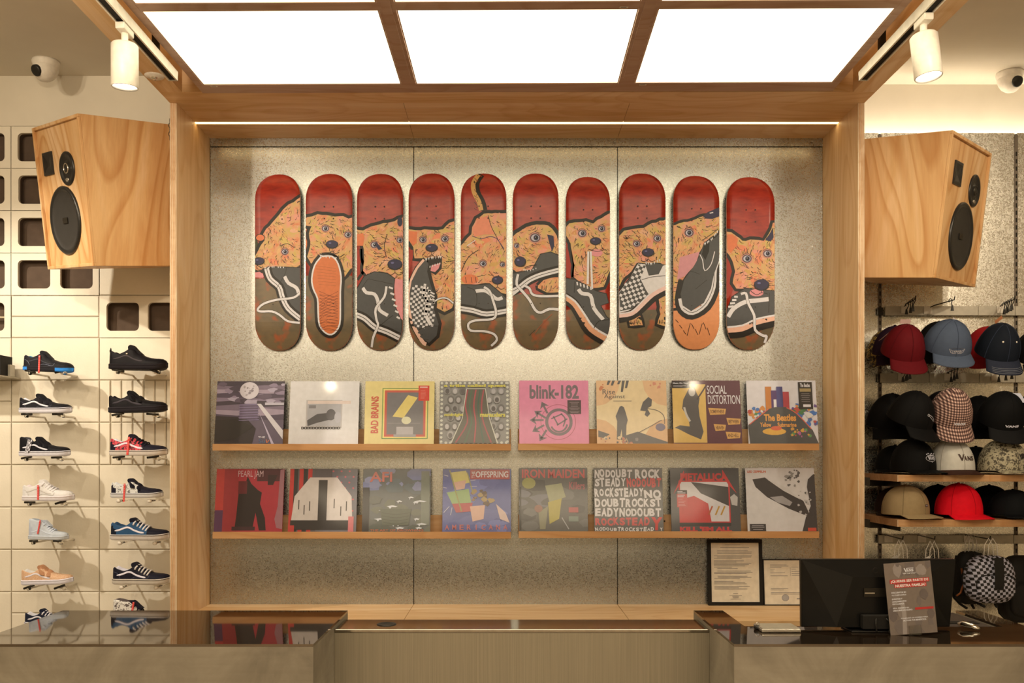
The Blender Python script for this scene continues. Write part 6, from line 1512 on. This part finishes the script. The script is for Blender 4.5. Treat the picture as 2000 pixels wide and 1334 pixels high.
bag(1996, 1150, 4.10, .21, .30, 'black_matte', 'large black bag at the right edge beside the checkered backpack', loops=0)
for px, nm, hx in ((1735, 'wire hook of the leftmost bag', -.063), (1800, 'wire hook of the second bag', -.08), (1890, 'wire hook of the checkered bag', -.055)):
    hook(px, r3z[0], .30, nm, 0, hx)
# brown strap hanging left of the checkered bag
t = thing('hanging_strap', 'brown leather strap hanging left of the checkered backpack', 'strap', tuple(P(1880, 1120, 4.05)))
MB().tube([P(1878, 1110, 4.05), P(1882, 1140, 4.04), P(1876, 1158, 4.03), P(1868, 1164, 4.03)], .004, 6).build('strap_loop', paint('8a4a20', .5), t, world=True)
# small red sign edge by the right post
tag(MB().box(1.482, 1.504, 4.27, 4.285, EYE-222*4.27/F, EYE-146*4.27/F).build('red_panel', paint('8a0c0c', .5)), 'narrow dark red panel edge showing beside the right post', 'panel')

# ---------------------------------------------------------------- things on the right counter
ZG_ = .9572
# monitor seen from behind
d = 2.85; xl, xr = (1565-CX)*d/F, (1867-CX)*d/F; zt = EYE-(1092-CY)*d/F
cx_ = (xl+xr)/2; w = (xr-xl)/2; hb = zt-ZG_
t = thing('cashier_monitor', 'large black cashier monitor seen from behind on the right counter', 'monitor', (cx_, d, ZG_))
tilt = .020
def mp(x, y, z): return (x, y+tilt*(z/hb)*0, z)
MB().hexa([(-w+.006, .018, .006), (w-.010, .018, .006), (w-.010, .034, .006), (-w+.006, .034, .006), (-w, .0, hb), (w, .0, hb), (w, .022, hb), (-w, .022, hb)]).build('screen_bezel', 'monitor_black', t, bevel=.002)
mb = MB(); z0 = .010; zt2 = hb-.003
o = [(-w+.008, .016, z0), (w-.012, .016, z0), (w-.002, -.001, zt2), (-w+.002, -.001, zt2)]
i_ = [(-w+.10, -.030, z0+.004), (w-.13, -.030, z0+.004), (w-.125, -.030, hb-.052), (-w+.15, -.030, hb-.052)]
mb.face(i_, 0)
for k_ in range(4): q = (k_+1) % 4; mb.face([o[k_], o[q], i_[q], i_[k_]], 0)
mb.build('rear_shell', 'monitor_black', t)
MB().box(-w+.182, w-.18, -.034, -.0305, .108, .135).build('port_cover', 'dark_metal', t)
MB().box(-w+.184, -w+.215, -.0352, -.0342, .118, .1215).build('maker_label', 'silver', t)
MB().tube([(-.02+.008*cos(q*pi/8), -.026, hb-.032+.008*sin(q*pi/8)) for q in range(17)], .0006, 5, caps=False).build('embossed_emblem', 'dark_metal', t)
MB().box(-.07, .08, -.055, -.031, .012, .055).build('cable_bay', 'black_matte', t, bevel=.003)
MB().box(-.10, .10, -.045, .050, 0, .006).build('foot', 'black_plastic', t, bevel=.002)
for pts in ([(-.03, -.056, .045), (-.035, -.066, .03), (-.03, -.060, .006)], [(.0, -.056, .045), (.015, -.066, .028), (.005, -.064, .006), (.02, -.06, .003)], [(.04, -.056, .04), (.05, -.062, .02), (.045, -.06, .004)]):
    MB().tube(smooth(pts, 4), .0024, 7).build('cable', 'black_plastic', t)
# acrylic sign
d = 2.765; p = P(1786, 1241, d); pt = P(1775, 1097, d+.02)
hs = (pt.z-ZG_); wd = 92*d/F
t = thing('counter_sign', 'small upright acrylic sign with red banner lettering in front of the monitor', 'sign', (p.x, d, ZG_), (-radians(4), radians(-4.2), 0))
MB().box(-wd/2, wd/2, 0, .003, .004, hs).build('acrylic_panel', paint('857259', .3), t, bevel=.0006)
a = Art(lambda x, y: (-wd/2+wd*x/100, .004+(hs-.004)*(1-y/100)), lambda u, v, q: (u, -.0003-q, v), [[(-wd/2+.001, .005), (wd/2-.001, .005), (wd/2-.001, hs-.001), (-wd/2+.001, hs-.001)]], .00005)
r = random.Random(21)
blobs(a, r, 10, (20, 0, 95, 16), (5, 14), ['8f7d65', '97866e', '7c6b58']); blobs(a, r, 10, (0, 45, 100, 100), (6, 16), ['7e6d58', '776653', '8a7860'])
a.line([(30, 100), (33, 70), (30, 55)], 9, '9c8b72')
vans(a, 41, 8, 21, 5.4, 'e2d6c6'); a.text('"OFF THE WALL"', (38, 14.5, 66, 16.3), 'e2d6c6', .03)
a.rect(9, 23, 93, 28.6, 'c03228'); a.rect(18, 29.4, 86, 34.8, 'c03228')
a.text('¿QUIERES SER PARTE DE', (11, 23.8, 91, 28), 'eadfd2', .03); a.text('NUESTRA FAMILIA?', (20, 30.2, 84, 34), 'eadfd2', .03)
for tx, x0, y0, x1 in (('DESCUENTOS EN', 10, 40, 41), ('TU CUMPLEAÑOS', 10, 43.4, 41), ('EVENTOS Y', 10, 49, 32), ('LANZAMIENTOS', 10, 52.4, 40), ('EXCLUSIVOS', 10, 55.8, 35), ('SÉ EL PRIMERO EN', 10, 61.5, 44), ('DESCUBRIR LO NUEVO', 10, 64.9, 51), ('TE LLEGARÁ UN CORREO PARA', 24, 76, 82), ('ACTIVAR TUS BENEFICIOS', 29, 79.4, 78)):
    a.text(tx, (x0, y0, x1, y0+2.2), 'e2d6c6', .03)
a.rect(57, 63.5, 96, 66.6, 'c03228'); a.text('ESCANEA EL CÓDIGO', (61, 64.3, 92, 65.8), 'eab8a8', .02) if False else None
a.build('printed_sheet', t)
MB().box(-.016, .020, -.007, -.0045, .0015, .030).box(-.016, .020, -.0045, .012, .0015, .0035).build('clear_foot', 'clear_acrylic', t, bevel=.0005)
# silver tablet-like device and small black fob
d = 2.81; a0, a1 = (1487-CX)*d/F, (1566-CX)*d/F
t = thing('silver_device', 'flat silver rounded device lying on the counter left of the monitor', 'device', ((a0+a1)/2, d+.06, ZG_))
MB().box(a0, a1-.002, d-.005, 2.903, ZG_, ZG_+.011).build('body', 'silver', t, world=True, bevel=.004, seg=4)
MB().box(a0+.004, a1-.006, d+.0, 2.898, ZG_+.0111, ZG_+.0122).build('top_plate', 'grey_rail', t, world=True)
t = thing('key_fob', 'small black round fob beside the silver device', 'fob', (P(1480, 0, 2.86).x, 2.86, ZG_))
MB().lathe([(0, 0), (.010, .001), (.013, .006), (.010, .012), (0, .013)], 18, Matrix.Translation((P(1480, 0, 2.86).x, 2.86, ZG_))).build('fob_body', 'black_plastic', t, world=True)
MB().tube([(P(1480, 0, 2.86).x+.006*cos(q*pi/6), 2.86+.0*q, ZG_+.016+.006*sin(q*pi/6)) for q in range(13)], .0009, 5, caps=False).build('metal_ring', 'chrome', t, world=True)
# grey box-shaped printer in the notch at the right and a small chrome object
x0, x1 = 1.345, 1.56
t = thing('receipt_printer', 'low grey-brown rounded machine on the right counter end', 'printer', (1.45, 3.0, .70))
MB().box(x0, x1, 2.91, 3.19, .70, .955).build('housing', paint('5a4c3a', .55), t, world=True, bevel=.014, seg=4)
MB().box(x0+.02, x1-.03, 2.96, 3.0, .9555, .9575).build('paper_slot', 'black_matte', t, world=True)
t = thing('chrome_gadget', 'small shiny chrome object lying on the counter right of the monitor', 'metal object', tuple(P(1895, 1232, 2.85)))
q = P(1888, 0, 2.85); MB().tube([(q.x-.012, 2.88, ZG_+.012), (q.x, 2.87, ZG_+.016), (q.x+.018, 2.845, ZG_+.012), (q.x+.030, 2.83, ZG_+.007)], [.006, .010, .008, .004], 12).build('chrome_body', 'chrome', t, world=True)
